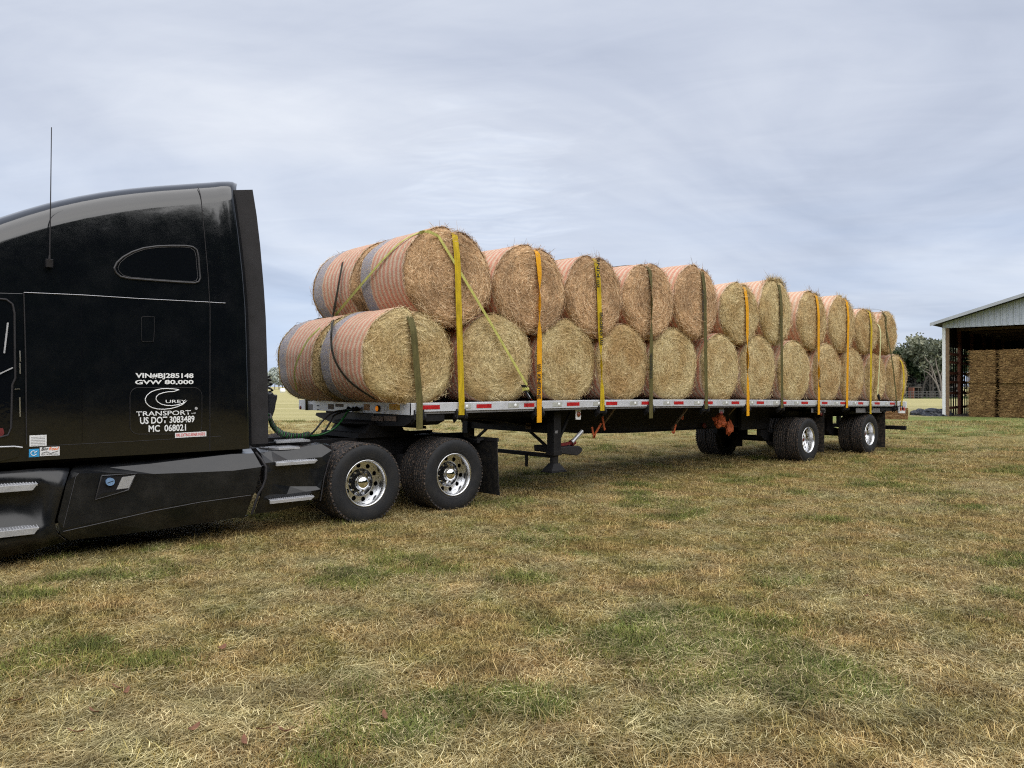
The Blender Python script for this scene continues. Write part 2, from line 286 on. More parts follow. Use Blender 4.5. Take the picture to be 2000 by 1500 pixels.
# ------------------------------------------------------------------ mesh helpers
class MB:
    def __init__(s): s.v = []; s.f = []; s.mi = []; s.smooth = []
    def add(s, vs, fs, mi=0, sm=False):
        o = len(s.v); s.v += [tuple(v) for v in vs]; s.f += [tuple(i+o for i in f) for f in fs]; s.mi += [mi]*len(fs); s.smooth += [sm]*len(fs); return s
    def box(s, a, b, mi=0):
        (x0, y0, z0), (x1, y1, z1) = a, b
        x0, x1 = sorted((x0, x1)); y0, y1 = sorted((y0, y1)); z0, z1 = sorted((z0, z1))
        return s.add([(x0,y0,z0),(x1,y0,z0),(x1,y1,z0),(x0,y1,z0),(x0,y0,z1),(x1,y0,z1),(x1,y1,z1),(x0,y1,z1)],
                     [(0,3,2,1),(4,5,6,7),(0,1,5,4),(1,2,6,5),(2,3,7,6),(3,0,4,7)], mi)
    def bar(s, p, q, w, h, up=(0,0,1), mi=0):       # box along p-q
        p, q = Vector(p), Vector(q); d = (q-p).normalized(); up = Vector(up)
        a = d.cross(up)
        if a.length < 1e-4: a = d.cross(Vector((1, 0, 0)))
        a.normalize(); b = a.cross(d); c = []
        for e in (p, q):
            for i, j in ((-1,-1),(1,-1),(1,1),(-1,1)): c.append(e+a*(i*w/2)+b*(j*h/2))
        return s.add(c, [(0,1,2,3),(7,6,5,4),(0,4,5,1),(1,5,6,2),(2,6,7,3),(3,7,4,0)], mi)
    def tube(s, pts, r, n=8, mi=0, caps=True):
        pts = [Vector(p) for p in pts]; rs = r if hasattr(r, '__len__') else [r]*len(pts); rings = []; prev = None
        for i, p in enumerate(pts):
            d = (pts[min(i+1, len(pts)-1)]-pts[max(i-1, 0)]).normalized()
            ref = prev if prev else (Vector((0,0,1)) if abs(d.z) < .9 else Vector((1,0,0)))
            a = (ref-d*ref.dot(d)).normalized(); prev = a; b = d.cross(a)
            rings.append([p+(a*math.cos(t)+b*math.sin(t))*rs[i] for t in [2*PI*k/n for k in range(n)]])
        vs = [v for R in rings for v in R]; fs = []
        for i in range(len(pts)-1):
            for k in range(n): fs.append((i*n+k, i*n+(k+1) % n, (i+1)*n+(k+1) % n, (i+1)*n+k))
        s.add(vs, fs, mi, True)
        if caps: s.add(rings[0], [tuple(range(n))[::-1]], mi); s.add(rings[-1], [tuple(range(n))], mi)
        return s
    def lathe(s, prof, c=(0,0,0), axis='y', n=48, mi=0, flat=False):   # prof: (radius, along)
        c = Vector(c); vs = []; fs = []
        for r, a in prof:
            for k in range(n):
                t = 2*PI*k/n; u, w = r*math.cos(t), r*math.sin(t)
                vs.append(c+Vector({'y': (u, a, w), 'x': (a, u, w), 'z': (u, w, a)}[axis]))
        m = len(prof)
        for i in range(m-1):
            for k in range(n): fs.append((i*n+k, i*n+(k+1) % n, (i+1)*n+(k+1) % n, (i+1)*n+k))
        return s.add(vs, fs, mi, not flat)
    def cyl(s, p, q, r, n=16, mi=0): return s.tube([p, q], r, n, mi)
    def prism(s, pts, d, mi=0):                      # closed polygon extruded by vector d
        pts = [Vector(p) for p in pts]; d = Vector(d); n = len(pts)
        return s.add(pts+[p+d for p in pts], [tuple(range(n)), tuple(range(2*n-1, n-1, -1))]+[(i, i+n, (i+1) % n+n, (i+1) % n) for i in range(n)], mi)
    def grid(s, rows, mi=0, sm=False):
        n = len(rows[0]); vs = [v for r in rows for v in r]
        return s.add(vs, [(i*n+j, i*n+j+1, (i+1)*n+j+1, (i+1)*n+j) for i in range(len(rows)-1) for j in range(n-1)], mi, sm)
    def ribbon(s, pts, wv, th=.003, mi=0):           # strap: centre line pts, half-width vectors wv
        rows = []
        for i, p in enumerate(pts):
            p = Vector(p); w = Vector(wv[i]) if hasattr(wv[0], '__len__') else Vector(wv)
            d = (Vector(pts[min(i+1, len(pts)-1)])-Vector(pts[max(i-1, 0)])).normalized(); nn = d.cross(w).normalized()*th
            rows.append([p-w+nn, p+w+nn, p+w-nn, p-w-nn, p-w+nn])
        s.grid(rows, mi); s.add(rows[0][:4], [(0,1,2,3)], mi); s.add(rows[-1][:4], [(3,2,1,0)], mi); return s
def link(name, me, mats, parent):
    o = bpy.data.objects.new(name, me); COL.objects.link(o)
    if parent is not None: o.parent = parent
    return o
def rootloc(p):
    v = Vector((0, 0, 0))
    while p is not None: v += p.location; p = p.parent
    return v
def obj(name, mb, mats, parent=None, loc=None, bevel=0., local=False, fixn=True, solid=0.):
    me = bpy.data.meshes.new(name); me.from_pydata(mb.v, [], mb.f)
    mats = mats if isinstance(mats, (list, tuple)) else [mats]
    for m in mats: me.materials.append(m)
    me.polygons.foreach_set('material_index', mb.mi); me.polygons.foreach_set('use_smooth', mb.smooth)
    if not local:
        off = rootloc(parent)+(Vector(loc) if loc else Vector((0,0,0)))
        me.transform(Matrix.Translation(-off))
    if fixn:
        bm = bmesh.new(); bm.from_mesh(me); bmesh.ops.recalc_face_normals(bm, faces=bm.faces); bm.to_mesh(me); bm.free()
    o = link(name, me, mats, parent)
    if loc: o.location = loc
    if solid:
        md = o.modifiers.new('thickness', 'SOLIDIFY'); md.thickness = solid; md.offset = 0
    if bevel:
        md = o.modifiers.new('bevel', 'BEVEL'); md.width = bevel; md.segments = 2; md.limit_method = 'ANGLE'; md.angle_limit = .6
    return o
def thing(name, label, cat, loc=(0,0,0), group=None):
    o = bpy.data.objects.new(name, None); COL.objects.link(o); o.location = loc; o.empty_display_size = .2
    o['label'] = label; o['category'] = cat
    if group: o['group'] = group
    return o
def tag(o, label=None, cat=None, group=None, kind=None):
    for k, v in (('label', label), ('category', cat), ('group', group), ('kind', kind)):
        if v: o[k] = v
    return o
def dup(o, loc, parent=None):
    c = o.copy(); COL.objects.link(c); c.parent = parent
    if loc is not None: c.location = loc
    for ch in list(o.children): dup(ch, None, c)
    return c
def text(name, s, p0, p1, h, mat, parent, right=(1,0,0), up=(0,0,1), bold=.0, fit=True, shear=0.):
    """text mesh from baseline point p0 to p1, cap height h, 2 mm thick"""
    cu = bpy.data.curves.new(name, 'FONT'); cu.body = s; cu.size = 1; cu.offset = bold; cu.extrude = 0; cu.shear = shear; cu.resolution_u = 3
    tmp = bpy.data.objects.new('tmp_text', cu); COL.objects.link(tmp)
    dg = bpy.context.evaluated_depsgraph_get(); me = bpy.data.meshes.new_from_object(tmp.evaluated_get(dg)); bpy.data.objects.remove(tmp)
    vs = np.array([v.co[:] for v in me.vertices]); x0, x1 = vs[:,0].min(), vs[:,0].max(); y1 = vs[:,1].max()
    p0, p1 = Vector(p0), Vector(p1); R = (p1-p0); w = R.length; R.normalize(); U = Vector(up).normalized(); n = U.cross(R)
    off = rootloc(parent)
    for v in me.vertices:
        a = (v.co.x-x0)/(x1-x0)*w; b = v.co.y/y1*h
        v.co = p0+R*a+U*b-off
    me.materials.clear(); me.materials.append(mat)
    me.name = name
    return link(name, me, None, parent)

# ------------------------------------------------------------------ world, sun, camera
def make_world():
    w = bpy.data.worlds.new('World'); S.world = w; w.use_nodes = True
    N, L = w.node_tree.nodes, w.node_tree.links; N.clear()
    out = N.new('ShaderNodeOutputWorld'); bg = N.new('ShaderNodeBackground'); L.new(bg.outputs[0], out.inputs[0])
    sky = N.new('ShaderNodeTexSky'); sky.sky_type = 'NISHITA'; sky.sun_disc = False; sky.sun_elevation = SUN_EL; sky.sun_rotation = SUN_ROT
    sky.air_density = 1.; sky.dust_density = 1.5
    sk = N.new('ShaderNodeMix'); sk.data_type = 'RGBA'; sk.blend_type = 'MULTIPLY'; sk.inputs[0].default_value = 1; sk.inputs[7].default_value = (.09, .09, .09, 1); L.new(sky.outputs[0], sk.inputs[6])
    tc = N.new('ShaderNodeTexCoord'); sp = N.new('ShaderNodeSeparateXYZ'); L.new(tc.outputs['Generated'], sp.inputs[0])
    # project on a cloud layer: dir.xy / (dir.z + .12)
    ad = N.new('ShaderNodeMath'); ad.inputs[1].default_value = .13; L.new(sp.outputs['Z'], ad.inputs[0])
    mxm = N.new('ShaderNodeMath'); mxm.operation = 'MAXIMUM'; mxm.inputs[1].default_value = .05; L.new(ad.outputs[0], mxm.inputs[0])
    dv = N.new('ShaderNodeVectorMath'); dv.operation = 'DIVIDE'; L.new(tc.outputs['Generated'], dv.inputs[0])
    cb = N.new('ShaderNodeCombineXYZ'); 
    for i in range(3): L.new(mxm.outputs[0], cb.inputs[i])
    L.new(cb.outputs[0], dv.inputs[1])
    mp = N.new('ShaderNodeMapping'); mp.inputs['Rotation'].default_value = (0, 0, -(TH-PI/2)+.35); mp.inputs['Scale'].default_value = (.78, 1.0, 0.0); mp.inputs['Location'].default_value = (1.3, .4, 0); L.new(dv.outputs[0], mp.inputs['Vector'])
    n1 = N.new('ShaderNodeTexNoise'); n1.inputs['Scale'].default_value = .62; n1.inputs['Detail'].default_value = 7; n1.inputs['Roughness'].default_value = .5; n1.inputs['Distortion'].default_value = .9; L.new(mp.outputs[0], n1.inputs['Vector'])
    c1 = ramp(N, [(.33, (.41, .455, .56)), (.43, (.515, .56, .665)), (.54, (.64, .68, .765)), (.66, (.76, .79, .85))]); L.new(n1.outputs['Fac'], c1.inputs['Fac'])
    # fine streaks (altocumulus ripples)
    n2 = N.new('ShaderNodeTexNoise'); n2.inputs['Scale'].default_value = 5.; n2.inputs['Detail'].default_value = 8; n2.inputs['Roughness'].default_value = .6; n2.inputs['Distortion'].default_value = 1.0
    mp2 = N.new('ShaderNodeMapping'); mp2.inputs['Rotation'].default_value = (0, 0, .25); mp2.inputs['Scale'].default_value = (.45, 1.3, 0); L.new(mp.outputs[0], mp2.inputs['Vector']); L.new(mp2.outputs[0], n2.inputs['Vector'])
    c2 = ramp(N, [(.3, (.955, .96, .97)), (.7, (1.045, 1.04, 1.03))]); L.new(n2.outputs['Fac'], c2.inputs['Fac'])
    cm = N.new('ShaderNodeMix'); cm.data_type = 'RGBA'; cm.blend_type = 'MULTIPLY'; cm.inputs[0].default_value = 1; L.new(c1.outputs['Color'], cm.inputs[6]); L.new(c2.outputs['Color'], cm.inputs[7])
    # a brighter rippled opening in the cloud
    bd = Vector((CT, ST, 0))*1.0+Vector((ST, -CT, 0))*(-40/F)+Vector((0, 0, (Y0-385)/F)); bd.normalize()
    dt = N.new('ShaderNodeVectorMath'); dt.operation = 'DOT_PRODUCT'; dt.inputs[1].default_value = bd; L.new(tc.outputs['Generated'], dt.inputs[0])
    wn = N.new('ShaderNodeMath'); wn.operation = 'MULTIPLY_ADD'; wn.inputs[1].default_value = .028; L.new(n2.outputs['Fac'], wn.inputs[0]); L.new(dt.outputs['Value'], wn.inputs[2])
    br = N.new('ShaderNodeMapRange'); br.interpolation_type = 'SMOOTHSTEP'; br.inputs[1].default_value = 1.0050; br.inputs[2].default_value = 1.0165; br.inputs[4].default_value = .42; L.new(wn.outputs[0], br.inputs[0])
    wv = N.new('ShaderNodeTexWave'); wv.inputs['Scale'].default_value = 5.5; wv.inputs['Distortion'].default_value = 9; wv.inputs['Detail'].default_value = 3; wv.inputs['Detail Scale'].default_value = 1.2; wv.bands_direction = 'Y'
    mpw = N.new('ShaderNodeMapping'); mpw.inputs['Rotation'].default_value = (0, 0, -.30); L.new(mp.outputs[0], mpw.inputs['Vector']); L.new(mpw.outputs[0], wv.inputs['Vector'])
    cw_ = ramp(N, [(0, (.70, .76, .87)), (1, (.80, .85, .93))]); L.new(wv.outputs['Fac'], cw_.inputs['Fac'])
    cb2 = N.new('ShaderNodeMix'); cb2.data_type = 'RGBA'; L.new(cw_.outputs['Color'], cb2.inputs[7]); L.new(br.outputs[0], cb2.inputs[0]); L.new(cm.outputs[2], cb2.inputs[6])
    # lower sky: clear pale blue gaps near the horizon
    hz = N.new('ShaderNodeMapRange'); hz.inputs[1].default_value = .30; hz.inputs[2].default_value = .02; L.new(sp.outputs['Z'], hz.inputs[0])
    n3 = N.new('ShaderNodeTexNoise'); n3.inputs['Scale'].default_value = 1.6; n3.inputs['Detail'].default_value = 4
    mp3 = N.new('ShaderNodeMapping'); mp3.inputs['Scale'].default_value = (1, 1, 9); L.new(tc.outputs['Generated'], mp3.inputs['Vector']); L.new(mp3.outputs[0], n3.inputs['Vector'])
    r3 = ramp(N, [(.35, (.25, .25, .25)), (.65, (1, 1, 1))]); L.new(n3.outputs['Fac'], r3.inputs['Fac'])
    h2 = N.new('ShaderNodeMath'); h2.operation = 'MULTIPLY'; L.new(hz.outputs[0], h2.inputs[0]); L.new(r3.outputs['Color'], h2.inputs[1])
    h3 = N.new('ShaderNodeMath'); h3.operation = 'MULTIPLY'; h3.inputs[1].default_value = .85; L.new(h2.outputs[0], h3.inputs[0])
    hm = N.new('ShaderNodeMix'); hm.data_type = 'RGBA'; hm.inputs[7].default_value = (.45, .575, .80, 1); L.new(h3.outputs[0], hm.inputs[0]); L.new(cb2.outputs[2], hm.inputs[6])
    # a share of the physical sky
    fm = N.new('ShaderNodeMix'); fm.data_type = 'RGBA'; fm.inputs[0].default_value = .12; L.new(hm.outputs[2], fm.inputs[6]); L.new(sk.outputs[2], fm.inputs[7])
    L.new(fm.outputs[2], bg.inputs['Color']); bg.inputs['Strength'].default_value = 1.2
SUN_EL = math.radians(50)
SUN_DIR_AZ = math.radians(-106)     # azimuth of the direction TOWARDS the sun in the xy plane (from +X)
SUN_ROT = PI/2-SUN_DIR_AZ
make_world()
sun = bpy.data.lights.new('sun', 'SUN'); sun.energy = 4.3; sun.angle = math.radians(110); sun.color = (1, .965, .91)
so = bpy.data.objects.new('sun', sun); COL.objects.link(so)
sd = Vector((math.cos(SUN_EL)*math.cos(SUN_DIR_AZ), math.cos(SUN_EL)*math.sin(SUN_DIR_AZ), math.sin(SUN_EL)))
so.rotation_euler = sd.to_track_quat('Z', 'Y').to_euler(); so.location = sd*40
cam = bpy.data.cameras.new('camera'); co = bpy.data.objects.new('camera', cam); COL.objects.link(co); S.camera = co
cam.sensor_width = 36; cam.lens = F*36/2000; cam.clip_end = 6000; cam.clip_start = .1
co.location = (CX, CY, CH); fwd = Vector((CT, ST, (Y0-750)/F)); co.rotation_euler = fwd.to_track_quat('-Z', 'Y').to_euler()
S.view_settings.view_transform = 'Standard'; S.view_settings.look = 'None'; S.view_settings.exposure = 0
S.render.film_transparent = False
S.cycles.use_denoising = False; S.cycles.pixel_filter_type = 'BLACKMAN_HARRIS'; S.cycles.filter_width = 1.15

# ------------------------------------------------------------------ ground
mb = MB()
xs = [-3000, -600, -150, -50, -20, 0, 20, 50, 150, 600, 3000]
mb.grid([[(x, y, 0) for x in xs] for y in xs])
g = obj('ground', mb, M['ground'], fixn=False); g.data.flip_normals() if g.data.polygons[0].normal.z < 0 else None
tag(g, kind='structure')

def mesh_np(name, V, Fq, rnd, mat, smooth=False):
    me = bpy.data.meshes.new(name); n, k = Fq.shape
    me.vertices.add(len(V)); me.vertices.foreach_set('co', V.astype(np.float32).ravel())
    me.loops.add(n*k); me.loops.foreach_set('vertex_index', Fq.astype(np.int32).ravel())
    me.polygons.add(n); me.polygons.foreach_set('loop_start', np.arange(0, n*k, k, dtype=np.int32))
    me.update(calc_edges=True)
    a = me.attributes.new('rnd', 'FLOAT', 'POINT'); a.data.foreach_set('value', rnd.astype(np.float32))
    me.materials.append(mat); me.validate(); return me
def strands(P, D, Nn, Lh, W, curl, rnd):
    """curved ribbon strands: P base, D dir, Nn bend direction, 3 segments tapering -> V, quads, rnd"""
    n = len(P); side = np.cross(D, Nn); side /= (np.linalg.norm(side, axis=1, keepdims=True)+1e-9)
    rows = []
    for t, wt in ((0, .8), (.4, 1), (.75, .8), (1, .15)):
        c = P+D*(Lh*t)[:, None]+Nn*(curl*Lh*t*t)[:, None]
        rows += [c-side*(W*wt)[:, None], c+side*(W*wt)[:, None]]
    V = np.stack(rows, 1).reshape(-1, 3); b = np.arange(n)*8
    Q = np.concatenate([np.stack([b+2*i, b+2*i+1, b+2*i+3, b+2*i+2], 1) for i in range(3)])
    return V, Q, np.repeat(rnd, 8)
def unit(a): return a/(np.linalg.norm(a, axis=1, keepdims=True)+1e-9)

def clump(kind):
    if kind in (0, 1, 3):
        n = {0: 105, 1: 95, 3: 80}[kind]; R = .11
        r = R*np.sqrt(rng.random(n)); t = rng.random(n)*2*PI; P = np.stack([r*np.cos(t), r*np.sin(t), np.zeros(n)-.004], 1)
        tilt = {0: .95, 1: .55, 3: 1.25}[kind]; a = rng.random(n)*2*PI; q = np.abs(rng.normal(0, tilt, n)).clip(0, 1.45)
        D = np.stack([np.sin(q)*np.cos(a), np.sin(q)*np.sin(a), np.cos(q)], 1)
        Nn = unit(np.stack([np.cos(a), np.sin(a), -.5+0*a], 1))
        Lh = {0: .028, 1: .045, 3: .05}[kind]*(.5+rng.random(n)*1.1); W = np.full(n, .0011 if kind != 1 else .0013)*(.7+rng.random(n)*.8)
        V, Q, r_ = strands(P, D, Nn, Lh, W, .25+rng.random(n)*.5, rng.random(n))
        mat = M['blade_green'] if kind == 1 else M['blade']
    else:
        n = 46; R = .15; r = R*np.sqrt(rng.random(n)); t = rng.random(n)*2*PI
        P = np.stack([r*np.cos(t), r*np.sin(t), .006+rng.random(n)*.024], 1); a = rng.normal(0, 1.1, n)+(rng.random(n) > .5)*PI; q = rng.normal(1.55, .075, n)
        D = np.stack([np.sin(q)*np.cos(a), np.sin(q)*np.sin(a), np.cos(q)], 1); Nn = unit(np.stack([-np.sin(a)*1., np.cos(a)*1., rng.normal(-.1, .25, n)], 1))*np.where(rng.random(n) > .5, 1, -1)[:, None]
        # width must face up: build side vector from up
        Lh = .025+rng.random(n)**1.8*.10; W = .0007+rng.random(n)*.0009
        V, Q, r_ = strands(P, D, unit(np.cross(D, unit(np.stack([-np.sin(a), np.cos(a), 0*a], 1)))+1e-3), Lh, W, rng.normal(0, .12, n), rng.random(n))
        cv = rng.normal(0, .32, n)
        Vr = V.reshape(n, 8, 3); lat = np.stack([-np.sin(a), np.cos(a), 0*a], 1)
        for k, tt in enumerate((0, 0, .4, .4, .75, .75, 1, 1)): Vr[:, k] += lat*(cv*Lh*tt*tt)[:, None]
        V = Vr.reshape(-1, 3); mat = M['clipping']
    return mesh_np('grass_clump', V, Q, r_, mat)
gc = bpy.data.collections.new('grass_clumps')
kinds = [0, 0, 1, 2, 2, 3]
for i, k in enumerate(kinds):
    gc.objects.link(bpy.data.objects.new('clump_%d' % i, clump(k)))
def scatter():
    P = []; 
    for d0, d1, dens in ((2.1, 4, 300), (4, 7, 200), (7, 12, 90), (12, 20, 34), (20, 34, 10)):
        A = 1.62*.5*(d1*d1-d0*d0)+2*(d1-d0); n = int(A*dens)
        d = np.sqrt(rng.random(n)*(d1*d1-d0*d0)+d0*d0); x = (rng.random(n)*2-1)*(d*.78+.7)
        P.append(np.stack([x, d], 1))
    P = np.concatenate(P); w = [cw(x, z) for x, z in P]; co_ = []; kd = []; rt = []; sc = []
    for (x, d), p in zip(P, w):
        q = Vector((p.x*.9, p.y*.9, 3)); c = noise.noise(q)+.6*noise.noise(q*2.7); gcv = noise.noise(Vector((p.x*.7+40, p.y*.7, 0)))+.6*noise.noise(Vector((p.x*2.1, p.y*2.1, 9)))
        u = random.random()
        if u < .32+.36*max(-.6, min(1, c*1.6)): k = random.choice((3, 4))
        elif gcv > .32 and u > .45: k = 2
        else: k = random.choice((0, 1, 5, 0, 1))
        co_.append(p); kd.append(k); rt.append(random.gauss(.35, .75) if k in (3, 4) else random.random()*2*PI)
        s = random.uniform(.75, 1.3)*(1+max(0, d-6)*.045)
        sc.append(s)
    me = bpy.data.meshes.new('grass'); me.vertices.add(len(co_)); me.vertices.foreach_set('co', [c for p in co_ for c in p])
    for nm, ty, val in (('kind_id', 'INT', kd), ('rotz', 'FLOAT', rt), ('scl', 'FLOAT', sc)):
        a = me.attributes.new(nm, ty, 'POINT'); a.data.foreach_set('value', val)
    o = bpy.data.objects.new('grass', me); COL.objects.link(o); tag(o, 'short dry and green mown grass strewn with pale cut hay clippings', 'grass', kind='stuff')
    ng = bpy.data.node_groups.new('grass_scatter', 'GeometryNodeTree')
    ng.interface.new_socket('Geometry', in_out='INPUT', socket_type='NodeSocketGeometry'); ng.interface.new_socket('Geometry', in_out='OUTPUT', socket_type='NodeSocketGeometry')
    N, L = ng.nodes, ng.links; gi = N.new('NodeGroupInput'); go = N.new('NodeGroupOutput')
    ci = N.new('GeometryNodeCollectionInfo'); ci.inputs['Collection'].default_value = gc; ci.inputs['Separate Children'].default_value = True; ci.inputs['Reset Children'].default_value = True
    ip = N.new('GeometryNodeInstanceOnPoints'); ip.inputs['Pick Instance'].default_value = True
    L.new(gi.outputs[0], ip.inputs['Points']); L.new(ci.outputs[0], ip.inputs['Instance'])
    def na(nm, ty):
        x = N.new('GeometryNodeInputNamedAttribute'); x.data_type = ty; x.inputs['Name'].default_value = nm; return x.outputs['Attribute']
    L.new(na('kind_id', 'INT'), ip.inputs['Instance Index']); L.new(na('scl', 'FLOAT'), ip.inputs['Scale'])
    cx = N.new('ShaderNodeCombineXYZ'); L.new(na('rotz', 'FLOAT'), cx.inputs[2]); er = N.new('FunctionNodeEulerToRotation'); L.new(cx.outputs[0], er.inputs[0]); L.new(er.outputs[0], ip.inputs['Rotation'])
    L.new(ip.outputs[0], go.inputs[0])
    md = o.modifiers.new('scatter', 'NODES'); md.node_group = ng
scatter()
# a few russet dead leaves among the clippings
for i, (px, py) in enumerate([(150, 1442), (185, 1402), (232, 1355), (248, 1362), (520, 1436), (556, 1441), (478, 1462), (560, 1440), (380, 1435), (33, 1380), (435, 1275), (752, 1412), (1690, 1173)]):
    p = atD(px, gd(py), .035); mb = MB(); a = random.random()*PI; l, w = random.uniform(.03, .05), random.uniform(.008, .014)
    rows = []
    for t in np.linspace(-1, 1, 6):
        ww = w*math.sqrt(max(0, 1-t*t*.96)); c = Vector((math.cos(a)*l*t, math.sin(a)*l*t, .012*t*t))+p; n_ = Vector((-math.sin(a), math.cos(a), .5))
        rows.append([c-n_*ww, c+Vector((0, 0, -.003)), c+n_*ww])
    mb.grid(rows); o = obj('dead_leaf', mb, M['deadleaf'], loc=p, solid=.001)
    tag(o, 'small curled russet dead leaf lying on the mown grass in the foreground', 'leaf', 'russet dead leaves on the foreground grass')

# ------------------------------------------------------------------ wheels (outer face at y=0, axle towards +y)
TR = .467
def make_wheel(parent, hub='dome', inner=False):
    rim = MB()
    if not inner:
        rim.lathe([(.262, .03), (.276, .008), (.272, -.002), (.262, .0), (.257, .014), (.250, .026), (.247, .09), (.243, .134)], n=56)
        # disc with ten round hand holes
        ri, ro, rc, rh, yd, nb = .163, .243, .202, .0280, .134, 10
        vs, fs = [], []
        for k in range(nb):
            th = 2*PI*k/nb; half = PI/nb; c = Vector((rc*math.cos(th), 0, rc*math.sin(th))); K = 24
            inner_, outer_ = [], []
            for j in range(K):
                ph = 2*PI*j/K; dx, dy = math.cos(ph), math.sin(ph)     # dx radial, dy tangential
                tmax = min(((ro-rc) if dx > 0 else (rc-ri))/max(abs(dx), 1e-6), half*rc/max(abs(dy), 1e-6))
                rr, tt = rc+dx*tmax, th+dy*tmax/rc
                outer_.append((rr*math.cos(tt), yd, rr*math.sin(tt)))
                r2, t2 = rc+dx*rh, th+dy*rh/rc
                inner_.append((r2*math.cos(t2), yd, r2*math.sin(t2)))
            deep = [(a, b+.02, c_) for a, b, c_ in inner_]
            o = len(vs); vs += inner_+outer_+deep
            for j in range(K):
                q = (j+1) % K; fs += [(o+j, o+q, o+K+q, o+K+j), (o+j, o+2*K+j, o+2*K+q, o+q)]
        rim.add(vs, fs)
        rim.lathe([(.164, .133), (.160, .137), (.155, .15), (.150, .186), (.075, .188)], n=56)
        for k in range(10):
            t = 2*PI*(k+.5)/10; rim.tube([(.122*math.cos(t), .188, .122*math.sin(t)), (.122*math.cos(t), .162, .122*math.sin(t))], .0125, 6)
    else:
        rim.lathe([(.262, .05), (.25, .07), (.24, .2)], n=40)
    w = obj('wheel', rim, M['alu'] if not inner else M['black'], parent, local=True)
    ty = MB()
    gz = []
    prof = [(.262, .022), (.276, .004), (.300, -.002), (.345, -.012), (.395, -.014), (.428, -.006), (.447, .006)]
    ty.lathe([(.30, .0), (.304, -.006), (.308, -.004)], n=64)
    ty.lathe(prof, n=72)
    tr = [(.447, .006), (.458, .014), (.463, .020)]
    y = .022
    for i in range(5):
        tr += [(TR, y), (TR, y+.036), (TR-.012, y+.039), (TR-.012, y+.045)]; y += .047
    tr += [(.463, .254), (.447, .264)]
    ty.lathe(tr, n=72, mi=1)
    ty.lathe([(.447, .264), (.395, .280), (.345, .278), (.276, .262), (.262, .248)], n=56)
    # shoulder lugs
    for k in range(60):
        t = 2*PI*k/60
        for yy, sg in ((.004, 1), (.266, -1)):
            a = Vector((math.cos(t), 0, math.sin(t))); b_ = Vector((-math.sin(t), 0, math.cos(t)))
            p = a*(TR-.008)+Vector((0, yy+sg*.008, 0)); ty.bar(p-a*.010, p+a*.010, .030, .018, up=(0, 1, 0), mi=1)
    obj('tyre', ty, [M['rubber'], M['tread']], w, local=True)
    # dark back plate / drum
    dr = MB(); dr.lathe([(.225, .193), (.0, .194)] if not inner else [(.2, .12), (.0, .12)], n=32)
    obj('brake_drum', dr, M['black'], w, local=True)
    if not inner:
        h = MB()
        if hub == 'dome':
            h.lathe([(.098, .187), (.092, .150), (.0865, .100)], n=32, mi=1)
            h.lathe([(.088, .120), (.0885, .100)]+[(.0875*math.cos(a), .100-.070*math.sin(a)) for a in np.linspace(0, PI/2, 14)], n=40)
            obj('hub_cap', h, [M['chrome'], M['black']], w, local=True)
        else:
            h.lathe([(.085, .187), (.080, .150), (.060, .140), (.055, .115), (.0, .112)], n=32, mi=0)
            h.lathe([(.034, .111), (.0, .110)], n=20, mi=1)
            obj('hub_cap', h, [M['alu_dull'], M['redpaint']], w, local=True)
    return w
def place_wheels(root, protos, s, farY=2.50):
    off = rootloc(root)
    for p, yn, yf in ((protos[0], 0.0, farY), (protos[1], .285, farY-.285)):
        for yy, rz in ((yn, 0), (yf, PI)):
            if not p.get('used'):
                c = p; p['used'] = 1
            else:
                c = dup(p, None, root)
            c.location = Vector((s, yy, TR-.008))-off; c.rotation_euler = (0, random.random()*6.28, rz)
def finish_protos(*ps):
    for p in ps:
        if 'used' in p: del p['used']
def clean_used():
    for o in bpy.data.objects:
        if 'used' in o: del o['used']

# ------------------------------------------------------------------ the tractor
YC = .12
truck = thing('semi_truck', 'black semi truck tractor with tall sleeper cab parked in front of the loaded flatbed trailer', 'truck', (-1.5, 1.25, 0))
roofpts = [(459, 356), (430, 355.5), (395, 357), (350, 359), (300, 361.5), (250, 366.5), (200, 373), (150, 382), (100, 393), (50, 407), (0, 423)]
rs = [at(a, b, .36) for a, b in roofpts]; roof_s = [p.x for p in rs][::-1]; roof_z = [p.z+.006+.02*min(1, max(0, (p.x+2.2)/.8)) for p in rs][::-1]
def roofz(s):
    if s >= roof_s[-1]: return roof_z[-1]
    if s >= roof_s[0]: return float(np.interp(s, roof_s, roof_z))
    return float(np.interp(s, [-7.4, -7.2, -5.7, -5.3, -4.6, roof_s[0]], [1.0, 1.25, 1.55, 1.75, 2.42, roof_z[0]]))
ZB = .93
_e = [at(a, b, YC+.04) for a, b in ((495, 880), (493, 800), (491, 720), (487.5, 620), (484, 560), (475, 480), (467, 420), (460, 370))]
STOP = at(461, 357, .45).x; SRZ = [p.z for p in _e]; SRX = [p.x for p in _e]
